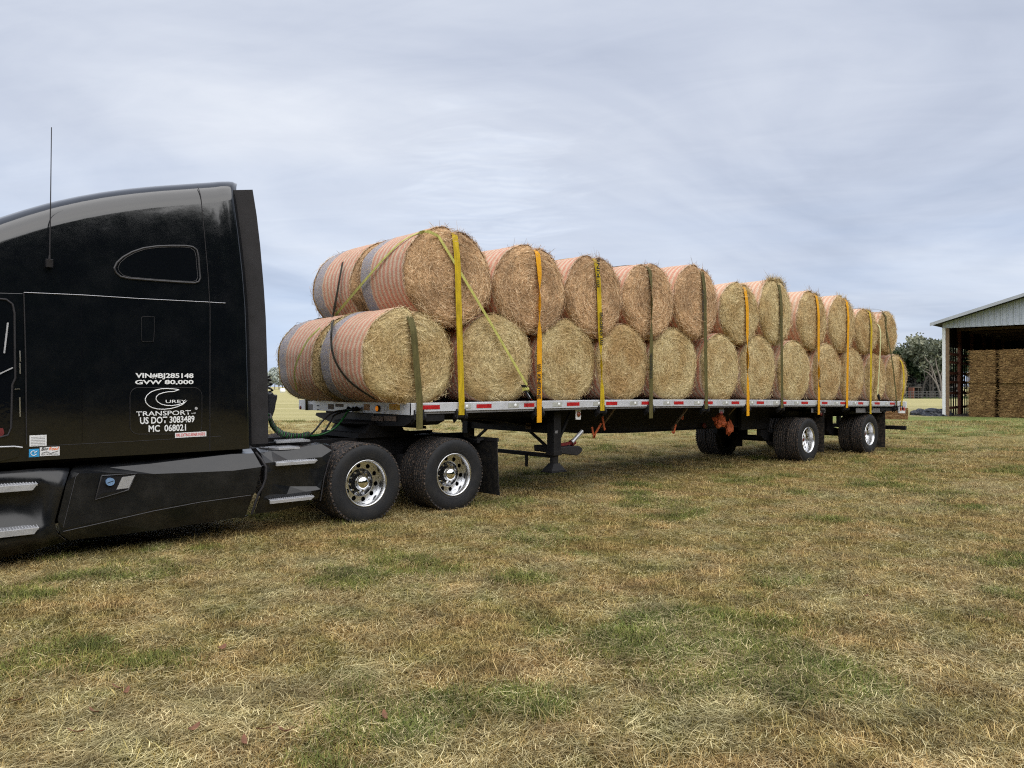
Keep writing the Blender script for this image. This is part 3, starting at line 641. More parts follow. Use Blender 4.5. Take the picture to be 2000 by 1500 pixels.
def cab_section(s):
    zt = roofz(s); r = float(np.interp(s, [-7.3, -5.5, -4.6, -3.5], [.2, .22, .25, .27])); y0 = float(np.interp(s, [-7.4, -7.0, -5.7, -5.2, -4.4, -1.66, -1.50, -1.40, -1.345], [.75, .55, .38, .16, YC, YC, YC+.006, YC+.022, YC+.07]))
    lean = .03
    zs = np.linspace(ZB, zt-r, 8); pts = []
    for z in zs: pts.append((y0+lean*max(0, (z-2.4)/1.4)**1.5, z))
    yb, zb = pts[-1]
    for a in np.linspace(0, PI/2, 13)[1:]: pts.append((yb+r*1.25*(1-math.cos(a)), zb+r*math.sin(a)))
    crown = [(1.25, zt+.05)]
    P = pts+crown+[(2.5-y, z) for y, z in pts[::-1]]
    w = max(0, (s+1.68)/.335)
    def srear(z): return float(np.interp(z, SRZ, SRX))
    def tgt(y, z):
        q = max(0, min(1, (min(y, 2.5-y)-.17)/.25)); return srear(z)*(1-q)+STOP*q
    return [(s+w*(tgt(y, z)+1.345), y, z) for y, z in P]
stn = sorted(set([-7.4, -7.3, -7.1, -6.8, -6.2, -5.7, -5.5, -5.3, -5.1, -4.9, -4.75, -4.6, -4.4, -4.2, -4.0, -3.85]+list(np.linspace(roof_s[0], -1.68, 22))+[-1.60, -1.54, -1.48, -1.44, -1.40, -1.37, -1.345]))
rows = [cab_section(s) for s in stn]
mb = MB(); mb.grid(rows, sm=True); n = len(rows[0])
mb.add(rows[-1], [tuple(range(n))]); mb.add(rows[0], [tuple(range(n))])
mb.grid([[rows[i][0] for i in range(len(rows))], [rows[i][-1] for i in range(len(rows))]])
cab = obj('cab', mb, M['paint'], truck)
def line(pts, r=.004, mat='highlight_line', name='seam_trim', parent=cab, Y=YC-.001):
    m = MB(); m.tube([at(a, b, Y) for a, b in pts], r, 6); return obj(name, m, M[mat], parent)
line([(46, 571), (160, 576), (270, 583), (408, 590), (440, 592)], .0035, name='roof_seam')  # seam highlight put in as a thin bright tube
line([(57, 872.5), (250, 862.5), (432, 852)], .0025, 'plastic', 'skirt_seam')
line([(46, 571), (50, 700), (52, 868)], .006, 'plastic', 'door_pillar_trim')
line([(159, 577), (160, 730), (161, 862)], .0025, 'blackgloss', 'panel_seam')
def roofline_pts(px):
    p = at(px, 500, YC); s = p.x; sec = cab_section(s); return [Vector(v)+Vector((0, -.001, .001)) for v in sec[4:24]]
m = MB(); 
sec = [Vector(v)+Vector((0, -.0015, 0)) for v in cab_section(at(410, 500, YC).x)]; sec2 = [Vector((at(398, 500, YC).x+.02, v.y, v.z)) for v in sec]
pts = [v for v in sec[:13]]; 
pts = [Vector((v.x-(.10*max(0, (v.z-2.5)/1.2)), v.y, v.z+.001)) for v in pts]; m.tube(pts, .004, 6); obj('rear_panel_seam', m, M['plastic'], cab)

# quarter window in the sleeper
wp = [(223, 524), (228, 513), (240, 502), (258, 492), (280, 484.5), (305, 481), (335, 479.8), (362, 480), (376, 482), (384, 488), (387, 500), (389, 525), (391, 543), (388, 550), (380, 552.5), (350, 551), (300, 547.5), (250, 543.5), (235, 540), (227, 533)]
def proud(px, py, d):      # point on the cab side surface, d metres proud
    p = at(px, py, YC); z = p.z; y = YC+.03*max(0, (z-2.4)/1.4)**1.5; return at(px, py, y-d)
W = [proud(a, b, .004) for a, b in wp]
m = MB(); m.tube(W+[W[0], W[1]], .010, 8); fr = obj('side_window', m, simple('window_frame', (.03, .03, .034), .35), cab)
tag(fr)
m = MB(); c = sum(W, Vector())/len(W); m.prism([w+(c-w)*.02+Vector((0, -.001, 0)) for w in W], (0, .01, 0)); obj('pane', m, M['glass'], fr)
m = MB(); Wi = [w+(c-w)*.07+Vector((0, -.003, 0)) for w in W]; m.tube(Wi+[Wi[0], Wi[1]], .0025, 6); obj('window_seal', m, M['highlight_line'] if False else simple('window_seal', (.05, .05, .055), .35), fr)
# vent panel and luggage door
def rrect(x0, y0, x1, y1, r, Yp, n=5, skew=0):
    pts = []
    for cx_, cy_, a0 in ((x1-r, y1-r, 0), (x0+r, y1-r, 90), (x0+r, y0+r, 180), (x1-r, y0+r, 270)):
        for k in range(n+1):
            a = math.radians(a0+90*k/n); xx = cx_+r*math.cos(a); yy = cy_+r*math.sin(a); pts.append(at(xx, yy+skew*(xx-x0), Yp))
    return pts
R_ = rrect(275.5, 618, 301.5, 667.5, 4, YC-.004); m = MB(); m.prism(R_, (0, .02, 0)); v = obj('vent_panel', m, M['paint'], cab)
m = MB(); m.tube([at(301, 619, YC-.004), at(280, 618, YC-.005), at(276.5, 620, YC-.005), at(276, 640, YC-.005), at(276, 663, YC-.005), at(278, 667, YC-.005), at(300, 667.5, YC-.005), at(301.5, 640, YC-.005), at(301, 619, YC-.005)], .0020, 6); obj('panel_edge', m, M['plastic'], v)
R_ = rrect(254, 757, 394.5, 848, 16, YC-.004); m = MB(); m.prism(R_, (0, .02, 0)); ld = obj('luggage_door', m, M['paint'], cab)
m = MB(); m.tube(R_+[R_[0]], .0028, 6); obj('door_seal', m, M['plastic'], ld)
m = MB(); m.cyl(at(383.4, 797.6, YC), at(383.4, 797.6, YC-.012), .014, 16); obj('door_lock', m, M['alu_dull'], ld)
# lettering (crop coordinates -> photo pixels)
def cz(x, y): return (x/3.5714, 680+y/3.5714)
YT = YC-.0075
def sign(s, x0, yb0, x1, yb1, h, mat='letter', bold=.02, name='lettering', parent=ld, Y=YT, shear=0):
    a, b = cz(x0, yb0), cz(x1, yb1); p0, p1 = at(*a, Y), at(*b, Y); hh = (at(a[0], a[1]-h/3.5714, Y)-p0).length
    return text(name, s, p0, p1, hh, M[mat], parent, bold=bold, shear=shear)
sign('VIN#BJ285148', 945, 206, 1350, 207, 33, bold=.028, parent=cab)
sign('GVW 80,000', 942, 251, 1350, 249, 29, bold=.028, parent=cab)
sign('UREY', 1156, 382, 1298, 381, 21, bold=.004)
sign('TRANSPORT', 950, 474, 1332, 463, 32, bold=.008)
sign('CORP', 1334, 460, 1366, 458, 9, bold=.0)
sign('US DOT 3083489', 977, 528, 1357, 514, 46, bold=.022)
sign('MC  068021', 1037, 583, 1298, 574, 46, bold=.022)
sw_o = [(1250, 290), (1215, 285), (1170, 282), (1125, 284), (1085, 293), (1050, 308), (1025, 330), (1013, 355), (1018, 380), (1035, 400), (1062, 416), (1100, 425), (1145, 427), (1190, 422), (1235, 410), (1275, 392), (1308, 364)]
sw_i = [(1280, 384), (1240, 395), (1200, 401), (1160, 400), (1125, 391), (1100, 375), (1088, 355), (1092, 337), (1108, 322), (1140, 311), (1175, 305), (1213, 303), (1250, 290)]
m = MB(); P_ = [at(*cz(a, b), YT) for a, b in sw_o+sw_i]
def flatline(m, pts, w, d=.0006):
    for a, b in zip(pts[:-1], pts[1:]): m.bar(a-(b-a).normalized()*w*.2, b+(b-a).normalized()*w*.2, d, w, up=(0, 0, 1)) if abs((b-a).normalized().z) < .7 else m.bar(a, b, w, d, up=(0, 1, 0))
m.tube(P_+[P_[0]], .0042, 6); obj('swoosh_logo', m, M['letter'], ld)
def decal(name, x0, y0, x1, y1, mat, parent=cab, Y=YC-.003, dy=0., zo=cz):
    q = [zo(x0, y0), zo(x1, y0+dy), zo(x1, y1+dy), zo(x0, y1)]; m = MB(); m.prism([at(*p, Y) for p in q], (0, .0025, 0)); return obj(name, m, M[mat], parent)
st = decal('extinguisher_sticker', 1222, 592, 1440, 626, 'white', dy=-12, Y=YC-.010)
sign('FIRE EXTINGUISHER INSIDE', 1230, 618, 1432, 607, 21, 'redtext', .012, parent=st, Y=YC-.012)
st = decal('permit_sticker', 207, 609, 326, 688, 'white', dy=-5)
m = MB()
for k in range(6): a, b = cz(218, 622+k*11), cz(316, 618+k*11); m.bar(at(*a, YC-.0045), at(*b, YC-.0045), .0008, .0022)
obj('printed_lines', m, M['greylabel'], st)
st = decal('blue_sticker', 203, 705, 275, 761, 'bluelabel', dy=-4)
m = MB(); m.tube([at(*cz(222+20*math.cos(t)+14, 733+16*math.sin(t)), YC-.0045) for t in np.linspace(.3, 5.2, 12)], .0035, 5); m.tube([at(*cz(240, 733), YC-.0045), at(*cz(262, 716), YC-.0045)], .003, 5); obj('ring_mark', m, M['letter'], st)
st = decal('logbook_sticker', 279, 692, 417, 753, 'white', dy=-6)
sign('Big', 288, 714, 340, 712, 22, 'blacktext', .02, parent=st, Y=YC-.0048, shear=.3); sign('Road', 342, 712, 412, 709, 22, 'orangetext', .02, parent=st, Y=YC-.0048, shear=.3)
sign('ELECTRONIC LOGS', 290, 746, 408, 742, 9, 'blacktext', 0, parent=st, Y=YC-.0048)
m = MB(); m.tube([at(*cz(a, b), YC-.0048) for a, b in ((292, 732), (330, 722), (352, 733), (408, 716))], .0022, 5); obj('swirl_mark', m, M['blacktext'], st)

# side extender behind the sleeper
def slab(name, quad, Y0_, Y1_, mat, parent, th=.02):
    a, b, c, d = quad; m = MB(); m.prism([at(*a, Y0_), at(*b, Y1_), at(*c, Y1_), at(*d, Y0_)], (0, th, 0)); return obj(name, m, M[mat], parent, bevel=.003)
for yy in (0, 1):
    ex = MB()
    f = [(462, 371), (470, 420), (478, 480), (487, 560), (491, 620), (495, 720), (497.5, 800), (498, 868)]; r_ = [(493, 370), (501, 420), (508, 480), (515, 560), (519, 620), (522.5, 720), (524, 800), (524, 866)]
    A = [at(a-14, b, .22) for a, b in f]; B = [at(a, b, .12) for a, b in r_]; C_ = [p+Vector((0, .02, 0)) for p in B]; D_ = [p+Vector((0, .02, 0)) for p in A]
    if yy: A, B, C_, D_ = [[Vector((p.x, 2.5-p.y, p.z)) for p in X] for X in (A, B, C_, D_)]
    ex.grid([A, B, C_, D_, A]); ex.add([A[0], B[0], C_[0], D_[0]], [(0,1,2,3)]); ex.add([A[-1], B[-1], C_[-1], D_[-1]], [(0,1,2,3)])
    obj('side_extender', ex, M['plastic'], truck)
# the extender's mirrored copy and the roof cap trailing edge
# antenna
m = MB(); b0, b1 = at(96, 519, YC-.02), at(96, 505, YC-.05); m.cyl(at(96, 521, YC-.03), at(96, 506, YC-.045), .030, 14); m.cyl(at(96, 515, YC+.01), at(96, 513, YC-.03), .02, 10)
an = obj('antenna', m, M['plastic'], truck)
m = MB(); m.tube([at(96, 506, YC-.045), at(96.5, 498, YC-.045)], [.010, .008], 8); m.tube([at(96.5, 499, YC-.045), at(98, 400, YC-.05), at(99.5, 248, YC-.06)], [.0065, .0045, .0035], 6); obj('whip', m, M['plastic'], an)

# door at the left edge
m = MB(); D = [(-420, 560), (44, 573), (49, 860), (36, 893), (-420, 1010)]; m.prism([at(a, b, YC-.010) for a, b in D], (0, .02, 0)); door = obj('door', m, M['paint'], truck, bevel=.004)
ww = [(-340, 590), (-10, 583), (12, 585), (24, 594), (28, 612), (29, 700), (30, 738), (24, 752), (22, 835), (16, 850), (-60, 870), (-340, 880)]
W = [at(a, b, YC-.016) for a, b in ww]; m = MB(); m.tube(W+[W[0], W[1]], .009, 8); wf = obj('door_window', m, M['plastic'], door)
m = MB(); m.prism([w+Vector((0, .001, 0)) for w in W], (0, .004, 0)); obj('pane', m, M['glass'], wf)
m = MB()
for a, b in ((685, 706), (709, 730), (776, 814)): m.bar(at(38.5, a, YC-.022), at(39.5, b, YC-.022), .010, .006, up=(0, 1, 0)); obj('door_hinge', m, M['alu'], door); m = MB()
m.bar(at(29, 760, YC-.022), at(39, 759.5, YC-.022), .006, .006); obj('door_hinge', m, M['alu'], door)
m = MB(); m.bar(at(-30, 744, YC-.03), at(25, 718, YC-.03), .006, .010); m.bar(at(8, 690, YC-.02), at(15, 630, YC-.02), .012, .014, up=(0, 1, 0)); obj('wiper_arm', m, M['alu_dull'], door)
m = MB(); m.prism([at(a, b, YC-.018) for a, b in ((-40, 838), (6, 836), (9, 846), (4, 852), (-40, 858))], (0, .004, 0)); obj('door_lamp', m, M['redpaint'], door)
m = MB(); m.tube([at(-30, 874, YC-.02), at(28, 872, YC-.02), at(44, 874, YC-.02)], .007, 6); obj('sill_trim', m, M['alu_dull'], door)

# fuel tank fairing, its front neighbour and the rear quarter
def loft(name, cols, mat, parent, th=.012, sm=False):
    m = MB(); m.grid([[at(*c) for c in col] for col in cols], sm=sm); return obj(name, m, M[mat], parent, solid=th)
tank = loft('tank_fairing', [
    [(150, 905, .42), (139, 921, .10), (131, 940, .015), (113, 1014, .0), (118, 1042, .02), (136, 1054, .10), (150, 1050, .30)],
    [(152, 903, .42), (160, 918, .10), (155, 925.5, .02), (128, 1031, .0), (127, 1038, .012), (150, 1052, .10), (160, 1049, .30)],
    [(210, 899, .42), (215, 914, .10), (215, 924, .02), (215, 1013, .0), (215, 1021, .012), (215, 1045, .10), (222, 1042, .30)],
    [(290, 893, .42), (296, 906.5, .10), (300, 926, .01), (300, 993, .0), (300, 1001, .012), (300, 1035, .10), (305, 1033, .30)],
    [(380, 887, .42), (385, 895.5, .12), (390, 922.5, .004), (390, 977, .0), (390, 985, .012), (390, 1021, .10), (395, 1019, .30)],
    [(450, 881, .42), (452, 888, .12), (455, 919.5, .004), (455, 968, .0), (455, 976, .012), (455, 1011, .10), (460, 1009, .30)],
    [(490, 877, .42), (496, 886, .12), (511, 912, .01), (497, 963, .0), (492, 972, .012), (478, 1010, .10), (486, 1006, .30)],
], 'paint_dusty', truck)
m = MB(); m.tube([at(a, b, y) for a, b, y in ((154, 924, .012), (148, 932, .008), (134, 990, -.004), (124, 1030, -.004))], .0025, 6); m.tube([at(a, b, -.002) for a, b in ((124, 1038), (200, 1021), (300, 998), (390, 981), (490, 967))], .004, 6); obj('crease_line', m, simple('pale_crease', (.05, .05, .055), .4), tank)  # tubes paler than the panel along its front edge and lower crease
# recess with fuel cap
P_ = [(199, 929), (267, 925), (251, 957), (186, 976)]
m = MB(); 
ring = [at(a, b, -.008) for a, b in P_]; c = sum(ring, Vector())/4; inn = [p+(c-p)*.10+Vector((0, .006, 0)) for p in ring]; back = [p+(c-p)*.12+Vector((0, .0045, 0)) for p in ring]
m.grid([ring+[ring[0]], inn+[inn[0]]]); m.grid([ring+[ring[0]], [p+Vector((0, .012, 0)) for p in ring+[ring[0]]]]); rc = obj('filler_recess', m, M['plastic'], tank, fixn=True)
m = MB(); m.tube(ring+[ring[0]], .006, 6); obj('recess_rim', m, simple('edge_highlight', (.055, .055, .06), .4), rc)  # paler tube paints a highlight round the recess edge
m = MB(); m.add([at(a, b, -.003) for a, b in P_], [(0, 1, 2, 3)]); obj('recess_back', m, M['black'], rc)
m = MB(); m.prism([at(a, b, -.011) for a, b in ((239, 932), (264, 928), (252, 953), (228, 956))], (0, .006, 0)); obj('recess_plate', m, M['alu_dull'], rc)
m = MB(); m.prism([at(a, b, -.011) for a, b in ((187, 974), (200, 963), (245, 957), (240, 960))], (0, .006, 0)); obj('recess_lip', m, M['paint_dusty'], rc)
cpc = at(214.5, 940.5, -.006); m = MB(); m.cyl(cpc+Vector((0, .0, 0)), cpc+Vector((0, -.03, 0)), .036, 24); fc = obj('fuel_cap', m, simple('blue_fuel_cap', (.25, .42, .72), .25, .4), rc, bevel=.004)
m = MB(); m.bar(cpc+Vector((-.025, -.031, -.008)), cpc+Vector((.025, -.031, .008)), .003, .006); obj('cap_slot', m, M['black'], fc)
front = loft('front_fairing', [
    [(-380, 935, .42), (-380, 960, .12), (-380, 985, .05), (-380, 1010, .10), (-380, 1100, .12), (-380, 1120, .0), (-380, 1180, .12)],
    [(-100, 925, .42), (-100, 930, .12), (-100, 938, .05), (-100, 948, .10), (-100, 1040, .12), (-100, 1062, .0), (-100, 1105, .12)],
    [(20, 918, .42), (20, 922, .10), (20, 930, .05), (20, 950, .10), (20, 1030, .12), (20, 1045, .0), (20, 1085, .12)],
    [(70, 914, .42), (74, 917, .10), (78, 926, .04), (84, 945, .06), (80, 1026, .08), (78, 1042, .0), (82, 1070, .12)],
    [(100, 910, .42), (108, 916, .10), (112, 925, .02), (104, 950, .005), (92, 1025, .005), (96, 1040, .0), (110, 1062, .12)],
    [(132, 907, .42), (136, 917, .10), (134, 924, .015), (122, 962, .0), (107, 1018, .0), (112, 1042, .01), (130, 1056, .12)],
], 'paint_dusty', truck, sm=True)
def step(x0, x1, yt0, yt1, h, Yo, Yi, parent, taper=10):
    m = MB(); a, b = at(x0, yt0, Yo), at(x1, yt1, Yo); b = Vector((b.x, b.y, a.z))
    m.prism([a, b, b+Vector((-.04, 0, -h)), a+Vector((.0, 0, -h))], (0, .02, 0)); m.prism([a+Vector((0, .02, -.001)), b+Vector((0, .02, -.001)), b+Vector((-.06, Yi-Yo, .012)), a+Vector((.06, Yi-Yo, .012))], (0, 0, -.02))
    L_ = (b-a).length; n = int(L_/.022)
    for k in range(n):
        for j in range(4): 
            p = a+(b-a)*((k+.5)/n)+Vector((0, .02+.022*j, .004+.002*j)); m.box(p-Vector((.004, .007, .004)), p+Vector((.004, .007, .003)))
    return obj('step', m, M['alu_dull'], parent, bevel=.002)
step(-300, 75, 972, 949, .055, -.02, .10, front); step(-300, 78, 1070, 1041, .055, -.03, .10, front)
rear = loft('rear_fairing', [
    [(500, 876, .42), (508, 885, .14), (517, 905, .02), (516, 925, .0), (514, 948, .0), (508, 972, .0), (497, 1003, .06)],
    [(530, 872, .42), (530, 882, .14), (533, 903, .03), (533, 918, .03), (532, 945, .03), (528, 965, .02), (520, 1000, .08)],
    [(560, 870, .40), (565, 880, .14), (570, 903, .05), (570, 918, .06), (566, 950, .06), (560, 965, .04), (556, 995, .10)],
    [(590, 872, .40), (598, 872, .14), (603, 895, .05), (604, 915, .06), (600, 950, .06), (597, 960, .03), (592, 985, .10)],
    [(615, 865, .40), (628, 868, .12), (628, 893, .02), (622, 915, .03), (618, 950, .02), (618, 957, .0), (610, 975, .08)],
    [(640, 868, .38), (647, 872, .12), (648, 880, .02), (638, 905, .01), (630, 935, .01), (626, 955, .0), (622, 972, .08)],
], 'paint_dusty', truck)
m = MB(); m.tube([at(a, b, .0) for a, b in ((649, 873), (650, 882), (641, 905), (633, 935), (629, 960), (626, 978))], .007, 6); obj('fender_edge', m, M['plastic'], rear)
m = MB(); m.tube([at(a, b, y) for a, b, y in ((500, 884, .15), (512, 898, .03), (520, 912, .0), (519, 935, -.006), (514, 950, -.004), (505, 965, -.004), (492, 1004, .05))], .013, 8); obj('tank_strap', m, M['plastic'], rear)
step(540, 621, 904, 897, .035, -.03, .08, rear); step(528, 615, 978, 969, .035, -.03, .08, rear)
# chequer plates behind the cab
for q, zz in (([(505, 869), (560, 865), (586, 877), (545, 882)], 0), ([(535, 857), (590, 853), (606, 861), (540, 866)], 1)):
    Yp = (.25, .62)[zz]; P_ = [at(q[0][0], q[0][1], Yp+.15), at(q[1][0], q[1][1], Yp+.15), at(q[2][0], q[2][1], Yp-.12), at(q[3][0], q[3][1], Yp-.12)]; z = sum(p.z for p in P_)/4
    P_ = [Vector((p.x, p.y, z)) for p in P_]; m = MB(); m.prism(P_, (0, 0, -.02))
    for i in range(14):
        for j in range(7):
            a = P_[0].lerp(P_[1], (i+.5)/14); b = P_[3].lerp(P_[2], (i+.5)/14); p = a.lerp(b, (j+.5)/7); s_ = (-1)**(i+j)
            m.bar(p+Vector((-.008, -.008*s_, .002)), p+Vector((.008, .008*s_, .002)), .005, .004)
    obj('deck_plate', m, M['alu_dull'], truck)
# chassis
ch = MB()
for yy in (.82, 1.60): ch.box((-7.0, yy, .68), (2.05, yy+.08, .93)); 
for s in (-1.2, -.4, .25, .95, 1.75, 2.0): ch.box((s-.06, .80, .66), (s+.06, 1.70, .90))
ch.box((-6.6, .45, .30), (-1.3, 2.05, .95)); ch.box((-1.42, .5, .5), (-1.1, 2.0, .9))
for s in (0, 1.27): ch.tube([(s, .3, .46), (s, 2.2, .46)], .07, 12); ch.lathe([(.0, 1.02), (.16, 1.06), (.2, 1.2), (.2, 1.3), (.16, 1.44), (0, 1.48)], (s, 0, .46), n=20)
for s in (-.25, .95, 1.6):
    for yy in (.72, 1.78): ch.cyl((s, yy, .46), (s, yy, .70), .11, 14)
    for yy in (.72, 1.78): ch.bar((s+.2, yy, .62), (s-.35, yy, .52), .06, .05)
obj('chassis', ch, M['black'], truck)
fw = MB()   # fifth wheel
fw.box((.30, .75, .93), (1.15, 1.75, .99)); fw.prism([(.42, .78, .99), (1.02, .78, .99), (.95, .78, 1.10), (.50, .78, 1.10)], (0, .94, 0))
fw.lathe([(0, 1.145), (.42, 1.14), (.46, 1.12), (.46, 1.10), (.30, 1.05)], (.72, 1.25, 0), axis='z', n=40); fw.prism([(1.0, .95, 1.13), (1.45, .9, 1.04), (1.45, 1.6, 1.04), (1.0, 1.55, 1.13)], (0, 0, -.04))
obj('fifth_wheel', fw, M['black'], truck)
# quarter fenders over the drive wheels
fd = MB(); 
for yy in (0.05, 1.95):
    fd.grid([[(1.15, yy, 1.00), (1.15, yy+.5, 1.00)], [(1.55, yy, .985), (1.55, yy+.5, .985)], [(1.80, yy, .92), (1.80, yy+.5, .92)], [(1.92, yy, .78), (1.92, yy+.5, .78)]]) if yy > 1 else None
obj('quarter_fender', fd, M['black'], truck); fd = MB()
fd.prism([at(905, 845, .75), at(918, 846, .75), at(934, 856, .75), at(934, 866, .75), at(905, 858, .75)], (0, .08, 0)); 
obj('fender_bracket', fd, M['black'], truck); fd = MB(); fd.bar((1.7, .05, .86), (1.95, .8, .86), .04, .04)
obj('fender_bracket', fd, M['black'], truck)
xf = at(976, 915, 0).x
for yy in (-.0, 1.90):
    m = MB(); x = xf-.04; rr = []
    for t in np.linspace(0, 1, 7): rr.append([(x+.04*t*t+.012*math.sin(5*u), yy+.60*u, .86-.74*t) for u in np.linspace(0, 1, 5)])
    m.grid(rr); obj('mud_flap', m, simple('muddy_rubber', (.016, .016, .018), .7, spec=.25, dirt=(.09, .075, .055), dirtamt=.5, vscale=14), truck, solid=.012)
m = MB(); m.bar((xf-.03, .0, .87), (xf-.03, .60, .87), .03, .05); m.bar((1.85, .3, .87), (xf, .3, .87), .04, .04); obj('flap_hanger', m, M['plastic'], truck)
tw0, tw1 = make_wheel(truck), make_wheel(truck, inner=True)
for s in (-.015, 1.262): place_wheels(truck, (tw0, tw1), s)
m = make_wheel(truck); m.location = Vector((-5.9, .02, TR-.008))-Vector(truck.location); 
# gear behind the sleeper: coiled hoses, hanging bag
m = MB()
hp = [(522, 735), (526, 750), (528, 775), (524, 800), (521, 815)]
for j, off in enumerate((0, .05, .10)):
    pts = []
    A = [at(a, b, 1.0+off) for a, b in hp]
    for i in range(len(A)-1):
        for t in np.linspace(0, 1, 9)[:-1]: pts.append(A[i].lerp(A[i+1], t))
    q = [p+Vector((.035*math.cos(k*1.57), .035*math.sin(k*1.57), 0)) for k, p in enumerate(pts)]; m.tube(q, .012, 6)
obj('coiled_hose', m, M['hose_black'], truck)
m = MB(); bg_ = [(524, 768, .9), (533, 765, .9), (541, 780, .9), (538, 800, .9), (533, 815, .9), (524, 812, .9)]; P_ = [at(*p) for p in bg_]; m.prism(P_, (0, .35, 0)); m.prism([at(535, 771, .9), at(543, 770.5, .9), at(542, 780, .9), at(539, 790, .9)], (0, .2, 0)); obj('hanging_bag', m, M['tarp'], truck, bevel=.03)

# ------------------------------------------------------------------ the flatbed trailer
DZ_s = [.57, 3.86, 5.2, 6.8, 8.8, 10.96, 13.2, 15.6]; DZ_z = [1.383, 1.383, 1.372, 1.352, 1.325, 1.288, 1.247, 1.200]
def dz(s): return float(np.interp(s, DZ_s, DZ_z))
SF, SR, YN, YF = .585, 15.60, -.045, 2.70
trailer = thing('flatbed_trailer', 'long spread-axle flatbed trailer with red-striped aluminium side rail carrying two tiers of hay bales', 'trailer', (8.0, 1.25, 0))
ss = list(np.linspace(SF, SR, 34))
m = MB(); m.grid([[(s, y, dz(s)-zz) for y, zz in ((YN+.04, .004), (YF-.04, .004), (YF-.04, .035), (YN+.04, .035), (YN+.04, .004))] for s in ss]); obj('deck', m, M['alu_dull'], trailer)
for yy, sg in ((YN, 1), (YF, -1)):
    m = MB(); m.grid([[(s, yy, dz(s)-.105), (s, yy, dz(s)-.004), (s, yy+.008*sg, dz(s)+.003), (s, yy+.05*sg, dz(s)+.003), (s, yy+.05*sg, dz(s)-.105), (s, yy, dz(s)-.105)] for s in np.linspace(.66 if sg > 0 else SF, SR, 60)])
    rail = obj('side_rail', m, M['rail'], trailer)
    m = MB(); m.grid([[(s, yy+.018*sg, dz(s)-.135), (s, yy+.018*sg, dz(s)-.106), (s, yy+.06*sg, dz(s)-.106), (s, yy+.06*sg, dz(s)-.135), (s, yy+.018*sg, dz(s)-.135)] for s in ss]); obj('lower_flange', m, M['greyrail'], trailer)
    if sg > 0: near_rail = rail
reds = [(825, 859), (876.5, 911), (930.5, 960), (1023.5, 1043.6), (1107, 1131.6), (1183.7, 1205.5), (1252.8, 1273), (1316, 1335), (1374.5, 1392), (1428.5, 1443.6), (1477.6, 1492), (1525, 1536), (1565, 1578), (1605, 1616), (1641, 1654), (1676, 1686), (1708, 1718), (1737.6, 1747.5)]
for a, b in reds:
    if a == 876.5: continue
    s0, s1 = at(a, 780, YN).x, at(b, 780, YN).x; m = MB(); m.grid([[(s, YN-.0025, dz(s)-.078), (s, YN-.0025, dz(s)-.026)] for s in np.linspace(s0, s1, 4)]); obj('red_reflector_tape', m, M['red'], near_rail)
    if a > 1000 or a == 930.5:
        c_ = s0-.16; m = MB(); m.box((c_-.13, YN-.001, dz(c_)-.082), (c_+.06, YN-.0035, dz(c_)-.022)); 
        obj('grey_patch', m, simple('grey_rail_patch', (.40, .41, .38), .6, var=.2), near_rail)
        m = MB(); m.lathe([(0, -.004), (.022, -.004), (.024, 0)], (c_, YN-.004, dz(c_)-.052), n=14); obj('rivet', m, M['letter'], near_rail)
# front bulkhead with its labels, lamp and couplings
m = MB(); m.box((SF-.012, YN-.0, dz(SF)-.145), (SF+.03, atS(585, 795, SF).y, dz(SF)+.003)); m.prism([(SF-.012, YN, dz(SF)+.003), (SF-.012, YN, dz(SF)-.145), (SF+.11, YN-.012, dz(SF)-.12), (SF+.11, YN-.012, dz(SF)+.003)], (0, .03, 0))
m2 = m; bulk = obj('front_bulkhead', m2, M['rail'], trailer, bevel=.003)
def fdecal(name, x0, x1, y0, y1, mat, th=.002, parent=bulk, off=.0):
    a, b = atS(x0, y0, SF-.012), atS(x1, y1, SF-.012); m = MB(); m.box((SF-.0122-th-off, a.y, b.z), (SF-.0122-off, b.y, a.z)); return obj(name, m, M[mat], parent)
fdecal('vent_grille', 597, 611, 789, 801, 'greylabel'); fdecal('faded_label', 641, 652, 789, 799.5, 'brownlabel'); fdecal('faded_label', 655, 671, 788.5, 795, 'brownlabel'); fdecal('orange_label', 710.5, 722, 789, 801.5, 'orangelabel')
yl = fdecal('yellow_label', 760, 781, 788.5, 801, 'yellowlabel')
m = MB()
for k in range(5): a, b = atS(763, 790.5+k*2.2, SF-.0155), atS(778, 790.5+k*2.2, SF-.0155); m.bar(a, b, .0008, .0022)
obj('printed_lines', m, M['orangetext'], yl)
m = MB()
P_ = [atS(x, y, SF-.016) for x, y in ((722, 792), (731, 789), (748, 789), (757, 794), (757, 800), (750, 807), (730, 807), (723, 801))]; m.prism(P_, (.01, 0, 0)); lp = obj('lamp_plate', m, M['alu_dull'], bulk)
c_ = atS(738, 798, SF-.02); m = MB(); m.lathe([(.042, .004), (.044, -.012), (.036, -.016)], c_, 'x', 24); lr = obj('lamp_ring', m, M['black'], lp)
m = MB(); m.lathe([(.036, -.012), (.030, -.022), (0, -.026)], c_, 'x', 24); obj('amber_lamp', m, M['amber'], lp)
for x, y in ((620, 792.5), (622.5, 792.5), (620, 800.5), (622.5, 800.5), (727, 800), (751, 795), (751, 801), (789, 794), (788, 797)):
    p = atS(x, y, SF-.014); m = MB(); m.lathe([(0, -.006), (.008, -.006), (.009, 0)], p, 'x', 10); obj('rivet', m, M['black' if x < 700 else 'alu'], bulk)
m = MB(); p = atS(587, 796, SF-.014); m.lathe([(0, -.012), (.022, -.01), (.028, 0)], p, 'x', 16); obj('end_marker_lamp', m, M['redpaint'], bulk)
m = MB(); m.box((SF+.075, YN-.014, dz(SF)-.13), (SF+.12, YN+.02, dz(SF)+.004)); obj('corner_strap_end', m, M['rust'], trailer)
gl = MB()
